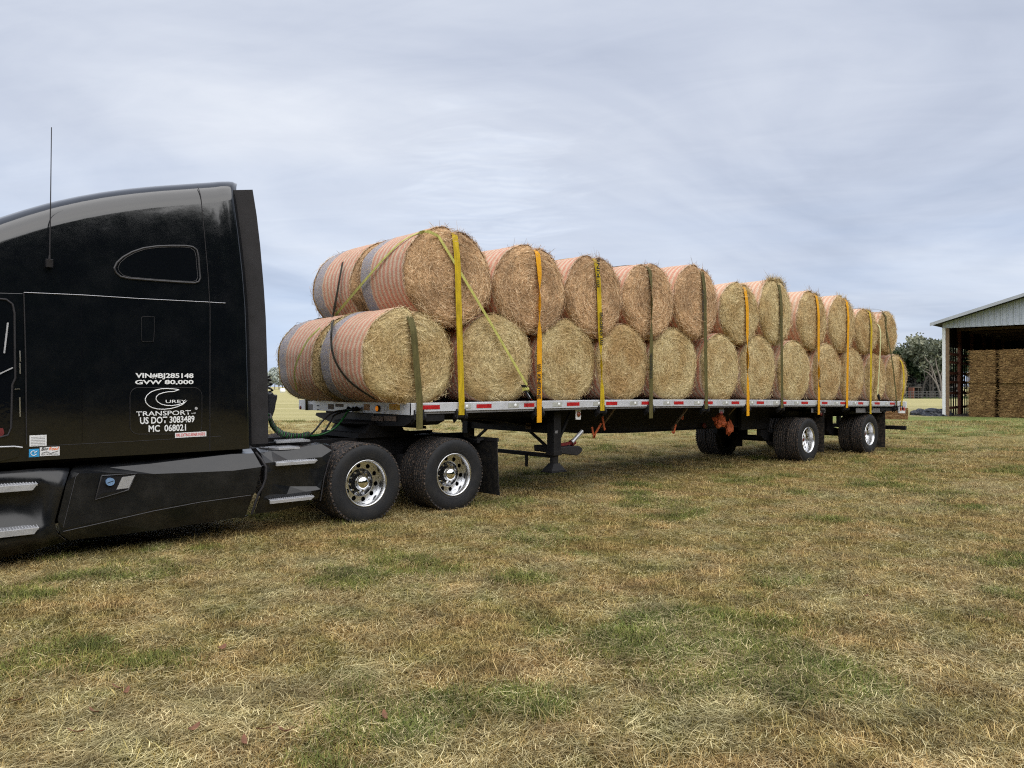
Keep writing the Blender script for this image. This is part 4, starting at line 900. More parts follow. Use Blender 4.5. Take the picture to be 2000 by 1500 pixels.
for x, y in ((700, 799), (694, 800), (684, 799)):
    p = atS(x, y, SF-.03); gl.box(p-Vector((.02, .03, .02)), p+Vector((.02, .03, .02))); gl.cyl(p+Vector((-.02, 0, .03)), p+Vector((-.05, 0, -.02)), .022, 10)
    obj('hose_coupling', gl, M['black'], bulk); gl = MB()
# frame below
fr = MB()
def dpx(x, y, Y=.72): p = at(x, y, Y); return p
prof = [(.95, 1.30), (.95, 1.16), (1.5, 1.145), (2.1, 1.135), (2.6, 1.09), (3.2, 1.0), (3.75, .90), (4.3, .84), (5.5, .80), (8.6, .77), (9.1, .80), (9.6, .88), (10.0, .92), (15.45, .86)]
for yy in (.70, 1.72):
    top = [(s, dz(s)-.06) for s in np.linspace(15.45, .95, 14)]
    n_ = len(prof)
    m = fr; pts = [(s, yy, min(z, dz(s)-.1)) for s, z in prof]+[(s, yy, z) for s, z in top[1:-1]]+[(.95, yy, dz(.95)-.06)]
    # web as quads between profile and deck
    rows = []
    S_ = np.linspace(.95, 15.45, 60); pb = np.interp(S_, [a for a, b in prof], [b for a, b in prof])
    pb = np.where(S_ < 1.0, 1.18, pb)
    for d0, d1, w0, w1 in ((0, 0, .03, .04),):
        m.grid([[(s, yy+.03, dz(s)-.05), (s, yy+.03, b), (s, yy+.045, b), (s, yy+.045, dz(s)-.05)] for s, b in zip(S_, pb)])
    m.grid([[(s, yy-.03, b), (s, yy+.10, b), (s, yy+.10, b-.015), (s, yy-.03, b-.015), (s, yy-.03, b)] for s, b in zip(S_, pb)])
obj('main_frame', fr, M['black'], trailer)
cm = MB()
for s in np.arange(.75, 15.5, .42): cm.box((s-.035, .0, dz(s)-.125), (s+.035, 2.55, dz(s)-.038))
obj('crossmembers', cm, M['black'], trailer)
# kingpin plate
kp = MB(); z0 = 1.155; kp.prism([(.60, .35, 1.25), (.60, .35, 1.215), (.85, .35, 1.165), (2.1, .35, z0), (2.1, .35, 1.25)], (0, 1.85, 0))
obj('kingpin_plate', kp, M['black'], trailer)
m = MB(); P_ = [atS(x, y, SF-.0) for x, y in ((618, 806), (616, 811), (625, 816), (645, 824), (698, 829), (730, 829), (730, 808))]; m.prism(P_, (.5, 0, 0)); obj('front_crossbeam', m, M['plastic'], trailer)
m = MB(); P_ = [atS(x, y, SF+.01) for x, y in ((700, 808), (803, 808), (803, 824), (790, 832), (700, 832))]; m.prism(P_, (.5, 0, 0)); fb = obj('neck_beam', m, M['black'], trailer)
for x0, x1 in ((724, 747), (749, 772)): fdecal('frame_label', x0, x1, 812, 823, 'brownlabel', parent=fb, off=-.02+.008)
# landing gear
zf, zl, zc_ = at(1082, 921.5, .22).z, at(1082, 889, .22).z, at(1060, 888, .5).z
def leg(yy, name='landing_leg'):
    s0 = at(1082, 900, .22).x; m = MB(); m.box((s0-.075, yy-.075, zl+.02), (s0+.075, yy+.075, 1.22)); m.box((s0-.085, yy-.085, zl), (s0+.085, yy+.085, zl+.07)); m.cyl((s0, yy, zl), (s0, yy, zf+.05), .062, 16)
    m.add([(s0-.06, yy-.06, zf+.13), (s0+.06, yy-.06, zf+.13), (s0+.06, yy+.06, zf+.13), (s0-.06, yy+.06, zf+.13), (s0-.15, yy-.11, zf+.02), (s0+.15, yy-.11, zf+.02), (s0+.15, yy+.11, zf+.02), (s0-.15, yy+.11, zf+.02)], [(0,1,2,3), (7,6,5,4), (0,4,5,1), (1,5,6,2), (2,6,7,3), (3,7,4,0)])
    m.box((s0-.16, yy-.12, zf), (s0+.16, yy+.12, zf+.018)); l = obj(name, m, M['black'], trailer, bevel=.006); return l, s0
L1_, s0 = leg(.22); leg(2.28)
m = MB(); m.box((s0-.055, .143-.002, .90), (s0-.0, .146-.002, .94)); obj('leg_label', m, M['greylabel'], L1_)
lb = MB(); lb.bar((s0, .3, zc_), (s0, 2.2, zc_), .05, .06); obj('leg_crossbar', lb, M['black'], trailer)
lb = MB(); lb.bar((s0, .3, 1.0), (s0, 2.2, 1.0), .06, .22); obj('leg_crossbar', lb, M['black'], trailer)
for a, b in (((s0, .28, zc_+.08), (s0, .95, 1.02)), ((s0, 2.2, zc_+.08), (s0, 1.6, 1.02)), ((s0+.05, .22, .72), (s0+.35, .22, 1.2)), ((s0-.02, .80, zc_), (s0-.02, .80, zc_-.20)), ((s0-.02, 1.55, zc_), (s0-.02, 1.55, zc_-.20))):
    m = MB(); m.bar(a, b, .035, .035); obj('leg_brace', m, M['black'], trailer)
# tool tray with a bottle jack on it
m = MB(); a = at(1062, 868, .30); P_ = [at(x, y, .18) for x, y in ((1092, 873), (1132, 871), (1138, 876), (1136, 884), (1128, 890), (1092, 885))]; m.prism(P_, (0, .55, 0)); tray = obj('tool_tray', m, M['plastic'], trailer, bevel=.01)
m = MB(); m.bar(at(1092, 869, .25), at(1122, 864, .25), .05, .04); m.cyl(at(1115, 866, .25), at(1121, 862, .25), .05, 10); jb = obj('jack_body', m, M['redpaint'], tray)
m = MB(); m.cyl(at(1117, 864, .22), at(1137, 842, .22), .030, 12); obj('jack_handle', m, M['alu_dull'], jb)
# bracket lamp, braces, hanging orange hooks
def qplate(name, x0, y0, x1, y1, Y, mat, parent=trailer, th=.01):
    P_ = [at(x0, y0, Y), at(x1, y0, Y), at(x1, y1, Y), at(x0, y1, Y)]; m = MB(); m.prism(P_, (0, th, 0)); return obj(name, m, M[mat], parent, bevel=.003)
bp = qplate('lamp_bracket', 1124.5, 799, 1134.5, 819.5, .05, 'white')
c_ = at(1130, 809, .045); m = MB(); m.lathe([(.036, .004), (.034, -.012), (0, -.016)], c_, 'y', 20); obj('side_lamp', m, simple('dim_amber', (.25, .07, .03), .3), bp)
for x, y0, Y in ((1405, 798, .05), (1600, 800, .05)): 
    b2 = qplate('lamp_bracket', x, y0-4, x+9, y0+8, Y, 'greylabel'); c_ = at(x+4, y0+9, Y-.01); m = MB(); m.lathe([(.038, .01), (.034, -.012), (0, -.016)], c_, 'y', 16); obj('side_lamp', m, M['redpaint'], b2)
for p, q in (((1201, 797), (1174, 834)), ((1342, 797), (1312, 838)), ((1436, 795), (1423, 810))):
    m = MB(); m.bar(at(*p, .08), at(*q, .45), .03, .03); obj('diagonal_brace', m, M['rust'], trailer)
for pts in ([(1156, 834), (1160, 855), (1163, 846), (1174, 827)], [(1176, 797), (1177, 818), (1181, 840)], [(1312, 843), (1316, 846), (1320, 829)], [(1328, 815), (1333, 818), (1334, 812)]):
    m = MB(); P_ = [at(a, b, .30) for a, b in pts]
    for a, b in zip(P_[:-1], P_[1:]): m.bar(a, b, .012, .035, up=(1, 0, 0))
    obj('orange_hook', m, M['orange'], trailer)
qplate('frame_label', 1027, 826, 1038, 838, .70-.012, 'brownlabel', th=.004)
# crumpled orange webbing hanging by the front axle
def crumple(name, c, r, mat, parent, n=16, seed=1, sq=(1, 1, 1)):
    bm = bmesh.new(); bmesh.ops.create_icosphere(bm, subdivisions=4, radius=1)
    for v in bm.verts:
        d = 1+.45*noise.noise(v.co*1.6+Vector((seed, 0, 0)))+.22*noise.noise(v.co*4+Vector((0, seed, 0))); v.co = Vector((v.co.x*d*r*sq[0], v.co.y*d*r*sq[1], v.co.z*d*r*sq[2]))+Vector(c)
    m = MB(); m.add([v.co[:] for v in bm.verts], [[v.index for v in f.verts] for f in bm.faces]); bm.free(); return obj(name, m, M[mat], parent)
for i, (x, y, r, sq) in enumerate(((1405, 822, .16, (1.0, .6, .75)), (1424, 835, .12, (.7, .5, 1.3)))):
    crumple('orange_webbing', at(x, y, .35), r, 'orange', trailer, seed=i*7+3, sq=sq)
m = MB(); m.lathe([(0, -.004), (.055, -.004), (.06, 0)], at(1376, 832, .70), n=20); obj('round_sticker', m, M['redpaint'], trailer)
# suspension and axles
su = MB()
for s in (10.60, 13.57):
    if s > 11: obj('suspension', su, M['black'], trailer); su = MB()
    su.tube([(s, .3, .44), (s, 2.25, .44)], .065, 12)
    for yy in (.68, 1.74):
        su.prism([(s-.75, yy, .92), (s-.75, yy, .55), (s-.60, yy, .45), (s+.1, yy, .38), (s+.25, yy, .50), (s-.45, yy, .62), (s-.45, yy, .92)], (0, .10, 0)); su.cyl((s+.35, yy+.05, .50), (s+.35, yy+.05, .82), .12, 14)
        su.box((s+.1, yy, .46), (s+.5, yy+.1, .52))
obj('suspension', su, M['black'], trailer)
pn = MB(); pn.box((9.0, .62, .70), (10.1, .70, 1.20)); pn.box((11.7, .62, .84), (13.0, .68, 1.12)); pn.tube([(11.6, .9, .62), (12.9, .9, .62)], .14, 14); obj('air_tank', pn, M['black'], trailer)
t0, t1 = make_wheel(trailer, 'oil'), make_wheel(trailer, inner=True)
for s in (10.58, 13.575): place_wheels(trailer, (t0, t1), s)
for x0, x1, y0, y1 in ((1600, 1618, 805, 884), (1719, 1738, 806, 875)):
    s_ = at((x0+x1)/2, 850, .0).x; zt, zb = at(x0, y0, 0).z, max(.06, at(x0, y1, 0).z)
    for yy in (-.0, 1.98):
        m = MB(); m.grid([[(s_+.015*math.sin(4*u+t*3), yy+.56*u, zt+(zb-zt)*t) for u in np.linspace(0, 1, 6)] for t in np.linspace(0, 1, 8)]); obj('mud_flap', m, simple('muddy_rubber', (.018, .017, .016), .8, spec=.2, dirt=(.16, .12, .085), dirtamt=.6, vscale=18), trailer, solid=.012)
    m = MB(); m.box((s_-.08, .0, zt-.0), (s_+.05, 2.5, zt+.05)); obj('flap_bracket', m, M['black'], trailer)
for x0, x1 in ((1585, 1612), (1672, 1722)):
    qplate('fender_bracket', x0, 797, x1, 806, .02, 'greylabel')
# tail
tl = MB(); z = dz(SR); tl.box((SR-.005, YN-.005, z-.16), (SR+.04, YF+.005, z+.004)); tail = obj('tail_plate', tl, M['white'], trailer, bevel=.004)
m = MB(); P_ = [at(x, y, -.05) for x, y in ((1757, 794), (1768, 794), (1768, 807), (1757, 807))]; m.prism(P_, (0, .04, 0)); lh = obj('tail_lamp_housing', m, M['white'], trailer)
for x in (1759.6, 1765.6):
    P_ = [at(x-1.7, 795.5, -.054), at(x+1.7, 795.5, -.054), at(x+1.7, 802, -.054), at(x-1.7, 802, -.054)]; m = MB(); m.prism(P_, (0, .004, 0)); obj('tail_lamp', m, M['red'] if x > 1762 else simple('tail_orange', (.5, .10, .04), .4), lh)
m = MB(); m.box((14.2, -.0, z-.22), (SR, 2.55, z-.14)); obj('rear_crossbeam', m, M['black'], trailer)
m = MB(); pb_ = at(1773, 836, 0); m.box((pb_.x-.05, .05, pb_.z-.05), (pb_.x+.05, 2.5, pb_.z+.05)); 
for yy in (.75, 1.75): m.box((pb_.x-.04, yy, pb_.z), (pb_.x+.04, yy+.1, z-.15))
obj('rear_bumper', m, M['black'], trailer)

# ------------------------------------------------------------------ air and electric lines between truck and trailer (things of their own)
E0 = at(533, 838, 1.1)
for i, (ends, mid, mat, lab) in enumerate((((700, 799), [(673, 801), (650, 806), (632, 820), (612, 844)], 'hose_black', 'outer black air hose hanging in a curve from the flatbed front to the cab'),
                             ((692, 800), [(672, 804), (652, 812), (643, 828), (628, 847)], 'hose_black', 'inner black electric cable between the flatbed front and the cab, next to the green hose'),
                             ((688, 798), [(680, 803), (672, 815), (655, 835), (630, 848)], 'hose_green', 'green air hose curving from the flatbed front plate towards the cab'))):
    a = atS(*ends, SF-.04); pts = [a]
    for k, (x, y) in enumerate(mid):
        s_ = SF-.10-.16*k; pts.append(atS(x, y, s_))
    tail_ = [(600, 850, -.20), (570, 851, -.45), (545, 845, -.75), (531, 832, -.95), (526, 815, -1.10)]
    if i == 0: tail_ = [(598, 850, -.25)]+tail_[1:]
    for x, y, s_ in tail_: pts.append(atS(x, y+i*.8, s_))
    # smooth
    fine = []
    for j in range(len(pts)-1):
        p0_, p1_, p2_, p3_ = pts[max(j-1, 0)], pts[j], pts[j+1], pts[min(j+2, len(pts)-1)]
        for t in np.linspace(0, 1, 7)[:-1]:
            t2, t3 = t*t, t*t*t; fine.append(.5*((2*p1_)+(p2_-p0_)*t+(2*p0_-5*p1_+4*p2_-p3_)*t2+(3*p1_-p0_-3*p2_+p3_)*t3))
    fine.append(pts[-1]); m = MB(); m.tube(fine, .013, 8); o = obj('air_hose' if i != 1 else 'electric_cable', m, M[mat]); tag(o, lab, 'hose' if i != 1 else 'cable')

cl = [atS(x, y, s_) for x, y, s_ in ((604, 849, -.20), (590, 852, -.32), (570, 852, -.45), (550, 847, -.70), (538, 838, -.90), (530, 826, -1.0), (526, 812, -1.10))]
Q = []
for j in range(len(cl)-1):
    for t in np.linspace(0, 1, 17)[:-1]: Q.append(cl[j].lerp(cl[j+1], t))
for i, (mt, ph, lab) in enumerate((('hose_black', 0, 'black coiled spring wrapped round the hoses behind the cab'), ('hose_green', 3.1, 'green coil twisted into the black coil behind the cab'))):
    C3 = [p+Vector((.0, .035*math.cos(k*1.1+ph), .035*math.sin(k*1.1+ph))) for k, p in enumerate(Q)]; m = MB(); m.tube(C3, .012 if i == 0 else .008, 6); o = obj('coiled_line', m, M[mt]); tag(o, lab, 'hose')

# ------------------------------------------------------------------ round hay bales
BL = 1.20
def bale_meshes(name, notch=None, faceN=2600, farN=350, seed=0, wrap0=.045, wrap1=.085, shape=None, tuft=0):
    """unit-radius-.64 bale, axis y, near face at y=-BL/2; returns straw mesh + net mesh"""
    R = .64; rg = np.random.default_rng(seed); rd = random.Random(seed)
    def rad(th, y):
        r = R*(1+.042*noise.noise(Vector((math.cos(th)*1.4+seed, math.sin(th)*1.4, y*1.2)))+.012*noise.noise(Vector((math.cos(th)*6+seed, math.sin(th)*6, y*5))))
        if shape:
            c_, s_ = abs(math.cos(th)), abs(math.sin(th)); lo_ = math.sin(th) < 0
            n_ = {'low': 2.0+(.75 if lo_ else -.12)*min(1, s_*2), 'up': 2.0-(.13 if lo_ else .03)*min(1, s_*2)}[shape]
            r /= (c_**n_+s_**n_)**(1/n_)
        if notch is not None:
            d = (th-notch+PI) % (2*PI)-PI; r -= .085*math.exp(-(d/.085)**2)*math.exp(-max(0, y+BL/2)/.38)+.02*math.exp(-(d/.25)**2)*math.exp(-max(0, y+BL/2)/.5)
        return r
    NT = 96; ths = [2*PI*k/NT for k in range(NT+1)]
    def face_y(r, th, sg):
        q = r/R; e = max(0, (q-.84)/.16); return sg*(BL/2+.030*(1-q*q)-.075*e*e+.012*noise.noise(Vector((r*math.cos(th)*7, r*math.sin(th)*7, sg*3+seed))))
    mb = MB()
    for sg in (-1, 1):
        mb.grid([[(rad(t, sg*BL/2)*q*math.cos(t), face_y(R*q, t, sg), rad(t, sg*BL/2)*q*math.sin(t)) for t in ths] for q in (.01, .12, .25, .38, .5, .62, .72, .80, .86, .91, .95, .98, 1.0)], sm=True)
    ys = [-BL/2+.05, -BL/2+.09, -BL/2+.2, -.3, 0, .3, BL/2-.14, BL/2-.05]
    ends = [(-1, rad)]
    rows = [[(rad(t, -BL/2)*math.cos(t), face_y(R, t, -1), rad(t, -BL/2)*math.sin(t)) for t in ths]]
    rows += [[(rad(t, y)*math.cos(t), y, rad(t, y)*math.sin(t)) for t in ths] for y in ys]
    rows += [[(rad(t, BL/2)*math.cos(t), face_y(R, t, 1), rad(t, BL/2)*math.sin(t)) for t in ths]]
    mb.grid(rows, sm=True)
    V0 = np.array(mb.v); F0 = np.array(mb.f)
    # loose strands: near face, tangential and tangled
    n = faceN; r = R*np.sqrt(rg.random(n))*.985; t = rg.random(n)*2*PI; lim = np.array([rad(b, -BL/2) for b in t])/R; r = r*lim
    yy = np.array([face_y(a, b, -1) for a, b in zip(r, t)])-.003-rg.random(n)**2*.016
    P = np.stack([r*np.cos(t), yy, r*np.sin(t)], 1); ang = t+PI/2+rg.normal(0, .28, n)+(rg.random(n) > .5)*PI; ang = np.where(rg.random(n) < .18, rg.random(n)*2*PI, ang)
    D = unit(np.stack([np.cos(ang), rg.normal(-.05, .10, n), np.sin(ang)], 1)); side = np.stack([-np.sin(ang), 0*ang, np.cos(ang)], 1)
    Lh = .05+rg.random(n)**1.5*.14; W = .0010+rg.random(n)*.0015
    N0 = unit(np.stack([0*ang, -1+0*ang, 0*ang], 1)+rg.normal(0, .35, (n, 3)))
    spir = .5+.5*np.sin(2*PI*r/.088+t+1.5*np.sin(t*2+seed))
    P[:, 1] += .022*(1-spir)-.003
    Vs, Q, rn = strands(P, D, N0, Lh, W, rg.normal(-.15, .15, n), np.clip(rg.random(n)*.66+.42*spir-.04, 0, 1))
    V1 = Vs.reshape(n, 8, 3); cv = rg.normal(0, .25, n)-.25*np.sign(np.cos(ang-t-PI/2))*(Lh/(r+.15))
    for k, tt in enumerate((0, 0, .4, .4, .75, .75, 1, 1)): V1[:, k] += side*(cv*Lh*tt*tt)[:, None]
    rr = np.sqrt(V1[:, :, 0]**2+V1[:, :, 2]**2); out = rr > R*1.03; sc = np.where(out, R*1.03/rr, 1); V1[:, :, 0] *= sc; V1[:, :, 2] *= sc
    parts = [(V1.reshape(-1, 3), Q, rn)]
    # fringe around both rims
    for sg, n in ((-1, farN*2), (1, farN*2)):
        t = rg.random(n)*2*PI; y0_ = sg*(BL/2-.01-rg.random(n)*.10); rr_ = np.array([rad(a, b) for a, b in zip(t, y0_)])
        P = np.stack([rr_*np.cos(t), y0_, rr_*np.sin(t)], 1); ta = rg.normal(0, 1.0, n)
        tang = np.stack([-np.sin(t), 0*t, np.cos(t)], 1)*np.where(rg.random(n) > .5, 1, -1)[:, None]; radl = np.stack([np.cos(t), 0*t, np.sin(t)], 1)
        lift = np.abs(rg.normal(.10, .22, n)); D = unit(tang+radl*lift[:, None]+np.stack([0*t, sg*rg.normal(.1, .45, n), 0*t], 1))
        Lh = .03+rg.random(n)**2*.10; W = .0012+rg.random(n)*.002
        N0 = unit(radl+rg.normal(0, .4, (n, 3))); parts.append(strands(P, D, N0, Lh, W, rg.normal(-.3, .3, n), rg.random(n)*.8+.1))
    n = 900; t = rg.random(n)*2*PI; y0_ = rg.uniform(-BL/2+.05, BL/2-.05, n); rr_ = np.array([rad(a, b) for a, b in zip(t, y0_)])+.004
    P = np.stack([rr_*np.cos(t), y0_, rr_*np.sin(t)], 1); tang = np.stack([-np.sin(t), 0*t, np.cos(t)], 1); radl = np.stack([np.cos(t), 0*t, np.sin(t)], 1)
    D = unit(tang*np.sign(rg.normal(0, 1, n))[:, None]+radl*np.abs(rg.normal(.08, .16, n))[:, None]+np.stack([0*t, rg.normal(0, .5, n), 0*t], 1))
    parts.append(strands(P, D, unit(radl+rg.normal(0, .2, (n, 3))), .02+rg.random(n)**2*.06, .0009+rg.random(n)*.0013, rg.normal(-.3, .15, n), rg.random(n)*.7+.2))
    if tuft:
        n = tuft; t = rg.normal(PI/2-.12, .38, n); y0_ = -BL/2+.01+rg.random(n)*.12; rr_ = np.array([rad(a, b) for a, b in zip(t, y0_)])-.01
        P = np.stack([rr_*np.cos(t), y0_, rr_*np.sin(t)], 1); tang = np.stack([-np.sin(t), 0*t, np.cos(t)], 1); radl = np.stack([np.cos(t), 0*t, np.sin(t)], 1)
        D = unit(radl*(.35+rg.random(n))[:, None]+tang*rg.normal(0, .7, n)[:, None]+np.stack([0*t, rg.normal(-.1, .4, n), 0*t], 1)); Lh = .03+rg.random(n)**1.5*.12
        parts.append(strands(P, D, unit(radl*-1+rg.normal(0, .6, (n, 3))), Lh, .0012+rg.random(n)*.0018, rg.normal(.2, .4, n), rg.random(n)*.7))
    # base quads have n x 4 too
    Vall = [V0]; Fall = [F0]; Rall = [np.full(len(V0), .32)]; o = len(V0)
    for Vp, Qp, rp in parts: Vall.append(Vp); Fall.append(Qp+o); Rall.append(rp); o += len(Vp)
    me = mesh_np('straw', np.concatenate(Vall), np.concatenate(Fall), np.concatenate(Rall), M['straw_brown'])
    # net wrap
    NR = .006; wy = [-BL/2+wrap0+a*(BL-wrap0-wrap1) for a in (0, .04, .1, .18, .3, .45, .6, .75, .88, .96, 1)]
    nb = MB(); nb.grid([[((rad(t, y)+NR*(1 if 0 < i < 10 else -.4))*math.cos(t), y+.012*noise.noise(Vector((math.cos(t)*3, math.sin(t)*3, seed))), (rad(t, y)+NR*(1 if 0 < i < 10 else -.4))*math.sin(t)) for t in ths] for i, y in enumerate(wy)], sm=True)
    nm = bpy.data.meshes.new('net_wrap'); nm.from_pydata(nb.v, [], nb.f); nm.polygons.foreach_set('use_smooth', nb.smooth); nm.materials.append(M['net'])
    return me, nm
def place_bale(meshes, s, y, z, rx, rz, mat, net, label, group, rot=0.0, flip=False):
    t = thing('round_hay_bale', label, 'hay bale', (s, y, z), group)
    for nm, me, mt in (('straw', meshes[0], mat), ('net_wrap', meshes[1], net)):
        o = bpy.data.objects.new(nm, me); COL.objects.link(o); o.parent = t; o.material_slots[0].link = 'OBJECT'; o.material_slots[0].material = M[mt]
        o.rotation_euler = (0, rot, 0)
    t.scale = (rx/.64, 1, rz/.64); t.rotation_euler = (0, 0, random.uniform(-.022, .022) if s > 3 else 0)
    return t
ORD = ['first', 'second', 'third', 'fourth', 'fifth', 'sixth', 'seventh', 'eighth', 'ninth', 'tenth', 'eleventh', 'twelfth']
low = [(.62, .652, 1.19), (2.02, .635, 1.19), (3.39, .615, 1.20), (4.66, .60, 1.20), (6.01, .645, 1.23), (7.36, .61, 1.21), (8.69, .62, 1.26), (10.09, .64, 1.23), (11.50, .64, 1.26), (12.83, .62, 1.23), (14.02, .58, 1.14), (15.32, .62, 1.19)]
upp = [(1.22, .69, 2.345, 3.64, .12), (2.635, .69, 2.32, 3.59, .0), (3.965, .64, 2.33, 3.60, -.02), (5.30, .64, 2.37, 3.63, .02), (6.60, .645, 2.41, 3.73, .04), (8.0, .65, 2.38, 3.55, .03), (9.31, .635, 2.42, 3.73, -.05), (10.83, .65, 2.36, 3.63, .05), (12.23, .63, 2.35, 3.64, .0), (13.49, .60, 2.35, 3.45, .0), (14.66, .58, 2.36, 3.46, .0)]
lowdesc = {0: 'dented by a strap', 10: 'half hidden', 11: 'alone at the tail'}
nearY, farY = .02+BL/2, 1.34+BL/2
ext_l = [(717, 893), (907, 1045), (1060, 1172), (1178, 1266), (1278, 1374), (1381, 1446), (1457, 1522), (1529, 1590), (1596, 1650), (1655, 1696), (1701, 1735), (1745, 1784)]
strap_px = [893, 1051, 1166, 1269, 1373, 1455, 1521, 1595, 1653, 1698, 1724]
plain = [bale_meshes('plain', None, 4200, 350, 40+i, shape='low') for i in range(7)]
back = [bale_meshes('back', None, 500, 300, 60+i, shape='low') for i in range(2)]
back_up = [bale_meshes('back', None, 500, 300, 70+i, shape='up') for i in range(2)]
bale_top = {}
for i, (s, rx, h) in enumerate(low):
    z0 = dz(min(s, 15.5))+.004; rz = h/2*1.0
    me = bale_meshes('n', PI/2-.10, 4200, 450, 5, shape='low') if i == 0 else plain[i % 7]
    mt = 'straw_green' if i in (0, 1, 2, 4, 5, 6, 7) else 'straw_mix'
    rot = 0
    jy = 0 if i < 2 else random.uniform(-.03, .05)
    place_bale(me, s, nearY+jy, z0+rz, rx, rz, mt, 'net' if i < 6 else 'net_pale', f'greenish round bale, {ORD[i]} from the cab, lower near row'+(' '+lowdesc[i] if i in lowdesc else ''), 'round hay bales of the lower near-side row', rot)
    place_bale(back[i % 2], s+.02, farY, z0+rz, rx, rz, 'straw_mix', 'net' if i < 6 else 'net_pale', f'round bale, {ORD[i]} from cab, lower far row'+(' at the front edge' if i == 0 else ' behind its near-side twin'), 'round hay bales of the lower far-side row', rot)
for i, (s, rx, zb, zt, nt) in enumerate(upp):
    rz = (zt-zb)/2; zc = (zt+zb)/2
    sn = at(strap_px[i], 600, -.02).x; th = math.acos(max(-.9, min(.9, (sn-s)/rx))); 
    me = bale_meshes('u', th, 4200 if i < 6 else 2600, 450, 20+i, shape='up', tuft={6: 1300, 1: 110, 7: 160, 8: 90, 9: 120}.get(i, 45))
    mt = 'straw_brown' if i < 5 else ('straw_mix' if i in (7, 8, 9, 10) else 'straw_green')
    place_bale(me, s, nearY-.01, zc, rx, rz, mt, 'net' if i < 5 else 'net_pale', f'{"brown" if i < 5 else "olive-tan"} round bale, {ORD[i]} from the cab in the upper near-side row', 'round hay bales of the upper near-side row')
    place_bale(back_up[i % 2], s+.01, farY, zc, rx, rz, 'straw_brown', 'net' if i < 5 else 'net_pale', f'round bale, {ORD[i]} from the cab in the upper far-side row behind its near-side twin', 'round hay bales of the upper far-side row')
    bale_top[i] = zc+rz*math.sin(th)-.085*rz/.64

# ------------------------------------------------------------------ straps
HW = .046
def spline(pts, n=6):
    out = []
    for j in range(len(pts)-1):
        p0_, p1_, p2_, p3_ = pts[max(j-1, 0)], pts[j], pts[j+1], pts[min(j+2, len(pts)-1)]
        for t in np.linspace(0, 1, n+1)[:-1]:
            t2, t3 = t*t, t*t*t; out.append(.5*((2*p1_)+(p2_-p0_)*t+(2*p0_-5*p1_+4*p2_-p3_)*t2+(3*p1_-p0_-3*p2_+p3_)*t3))
    out.append(pts[-1]); return out
def winch(s, parent=trailer):
    z = dz(s)-.14; m = MB(); m.prism([(s-.075, YN-.012, z+.06), (s-.075, YN-.02, z-.06), (s-.075, YN+.05, z-.12), (s-.075, YN+.12, z+.02)], (.02, 0, 0)); m.prism([(s+.055, YN-.012, z+.06), (s+.055, YN-.02, z-.06), (s+.055, YN+.05, z-.12), (s+.055, YN+.12, z+.02)], (.02, 0, 0))
    m.cyl((s-.09, YN+.02, z-.04), (s+.09, YN+.02, z-.04), .028, 12); m.cyl((s+.075, YN+.02, z-.04), (s+.10, YN+.02, z-.04), .05, 12); obj('strap_winch', m, M['black'], parent)
def strap(i, pxt, pxb, mat, label, ztop, bulge=-.055, twist=None, hw=HW, y_top=.0, low_=False, tailz=.17):
    st, sb = at(pxt, 500 if not low_ else 640, y_top).x, at(pxb, 780, -.06).x; zd = dz(sb)
    zt = ztop; P_ = []
    P_ += [Vector((st, YF+.02, dz(st)-.15)), Vector((st, YF+.03, 1.9)), Vector((st, YF-.02, zt-.25)), Vector((st, YF-.15, zt+.06)), Vector((st, 1.9, zt+.095)), Vector((st, 1.3, zt+.085)), Vector((st, .6, zt+.075)), Vector((st, .25, zt+.05)), Vector((st, .10, zt+.025)), Vector((st, .03, zt-.01)), Vector((st+(sb-st)*.03, -.015, zt-.07))]
    for t in (.15, .35, .6, .85): P_.append(Vector((st+(sb-st)*t, bulge-.01*t, zt-.07+(zd+.02-(zt-.07))*t)))
    P_ += [Vector((sb, YN-.022, zd+.01)), Vector((sb, YN-.020, zd-.06)), Vector((sb, YN-.018, zd-tailz))]
    Q = spline(P_, 5); wv = []
    for p in Q:
        w = Vector((hw, 0, 0))
        if twist and p.y < .02:
            c, dp, wd = twist; a = dp*math.exp(-((p.z-c)/wd)**2); w = Vector((hw*math.cos(a), hw*math.sin(a), 0))
        wv.append(w)
    m = MB(); m.ribbon(Q, wv, .0022); o = obj('ratchet_strap', m, M[mat], fixn=True); tag(o, label, 'strap', 'cargo straps over the hay bales')
    winch(sb); return o, st, sb
def letters(o, s0, z0, z1, h, txt='KINEDYNE', down=True, y=-.075, logo=True, mat='blacktext'):
    # vertical lettering between heights z0 (text start) and z1
    if down: a, b, up = Vector((s0-h*.5, y, z0)), Vector((s0-h*.5, y, z1)), Vector((1, 0, 0))
    else: a, b, up = Vector((s0+h*.5, y, z0)), Vector((s0+h*.5, y, z1)), Vector((-1, 0, 0))
    text('lettering', txt, a, b, h, M[mat], o, up=up, bold=.03)
    if logo:
        d = 1 if down else -1
        for k in range(4):
            zc = z0+d*(.035+.028*k); m = MB(); m.prism([(s0-h*.5, y, zc), (s0+h*.5, y, zc+.012*d), (s0+h*.5, y, zc+.026*d), (s0-h*.5, y, zc+.014*d)], (0, .0015, 0)); obj('logo_block', m, M[mat], o)
zl0 = dz(.6)+1.19
lowtop = dz(.6)+.004+1.19-.075
o, _, _ = strap(0, 800, 819, 's_olive', 'faded olive strap pressed into the first lower bale, nearest the cab', lowtop-.02, low_=True, bulge=-.06, tailz=.32)
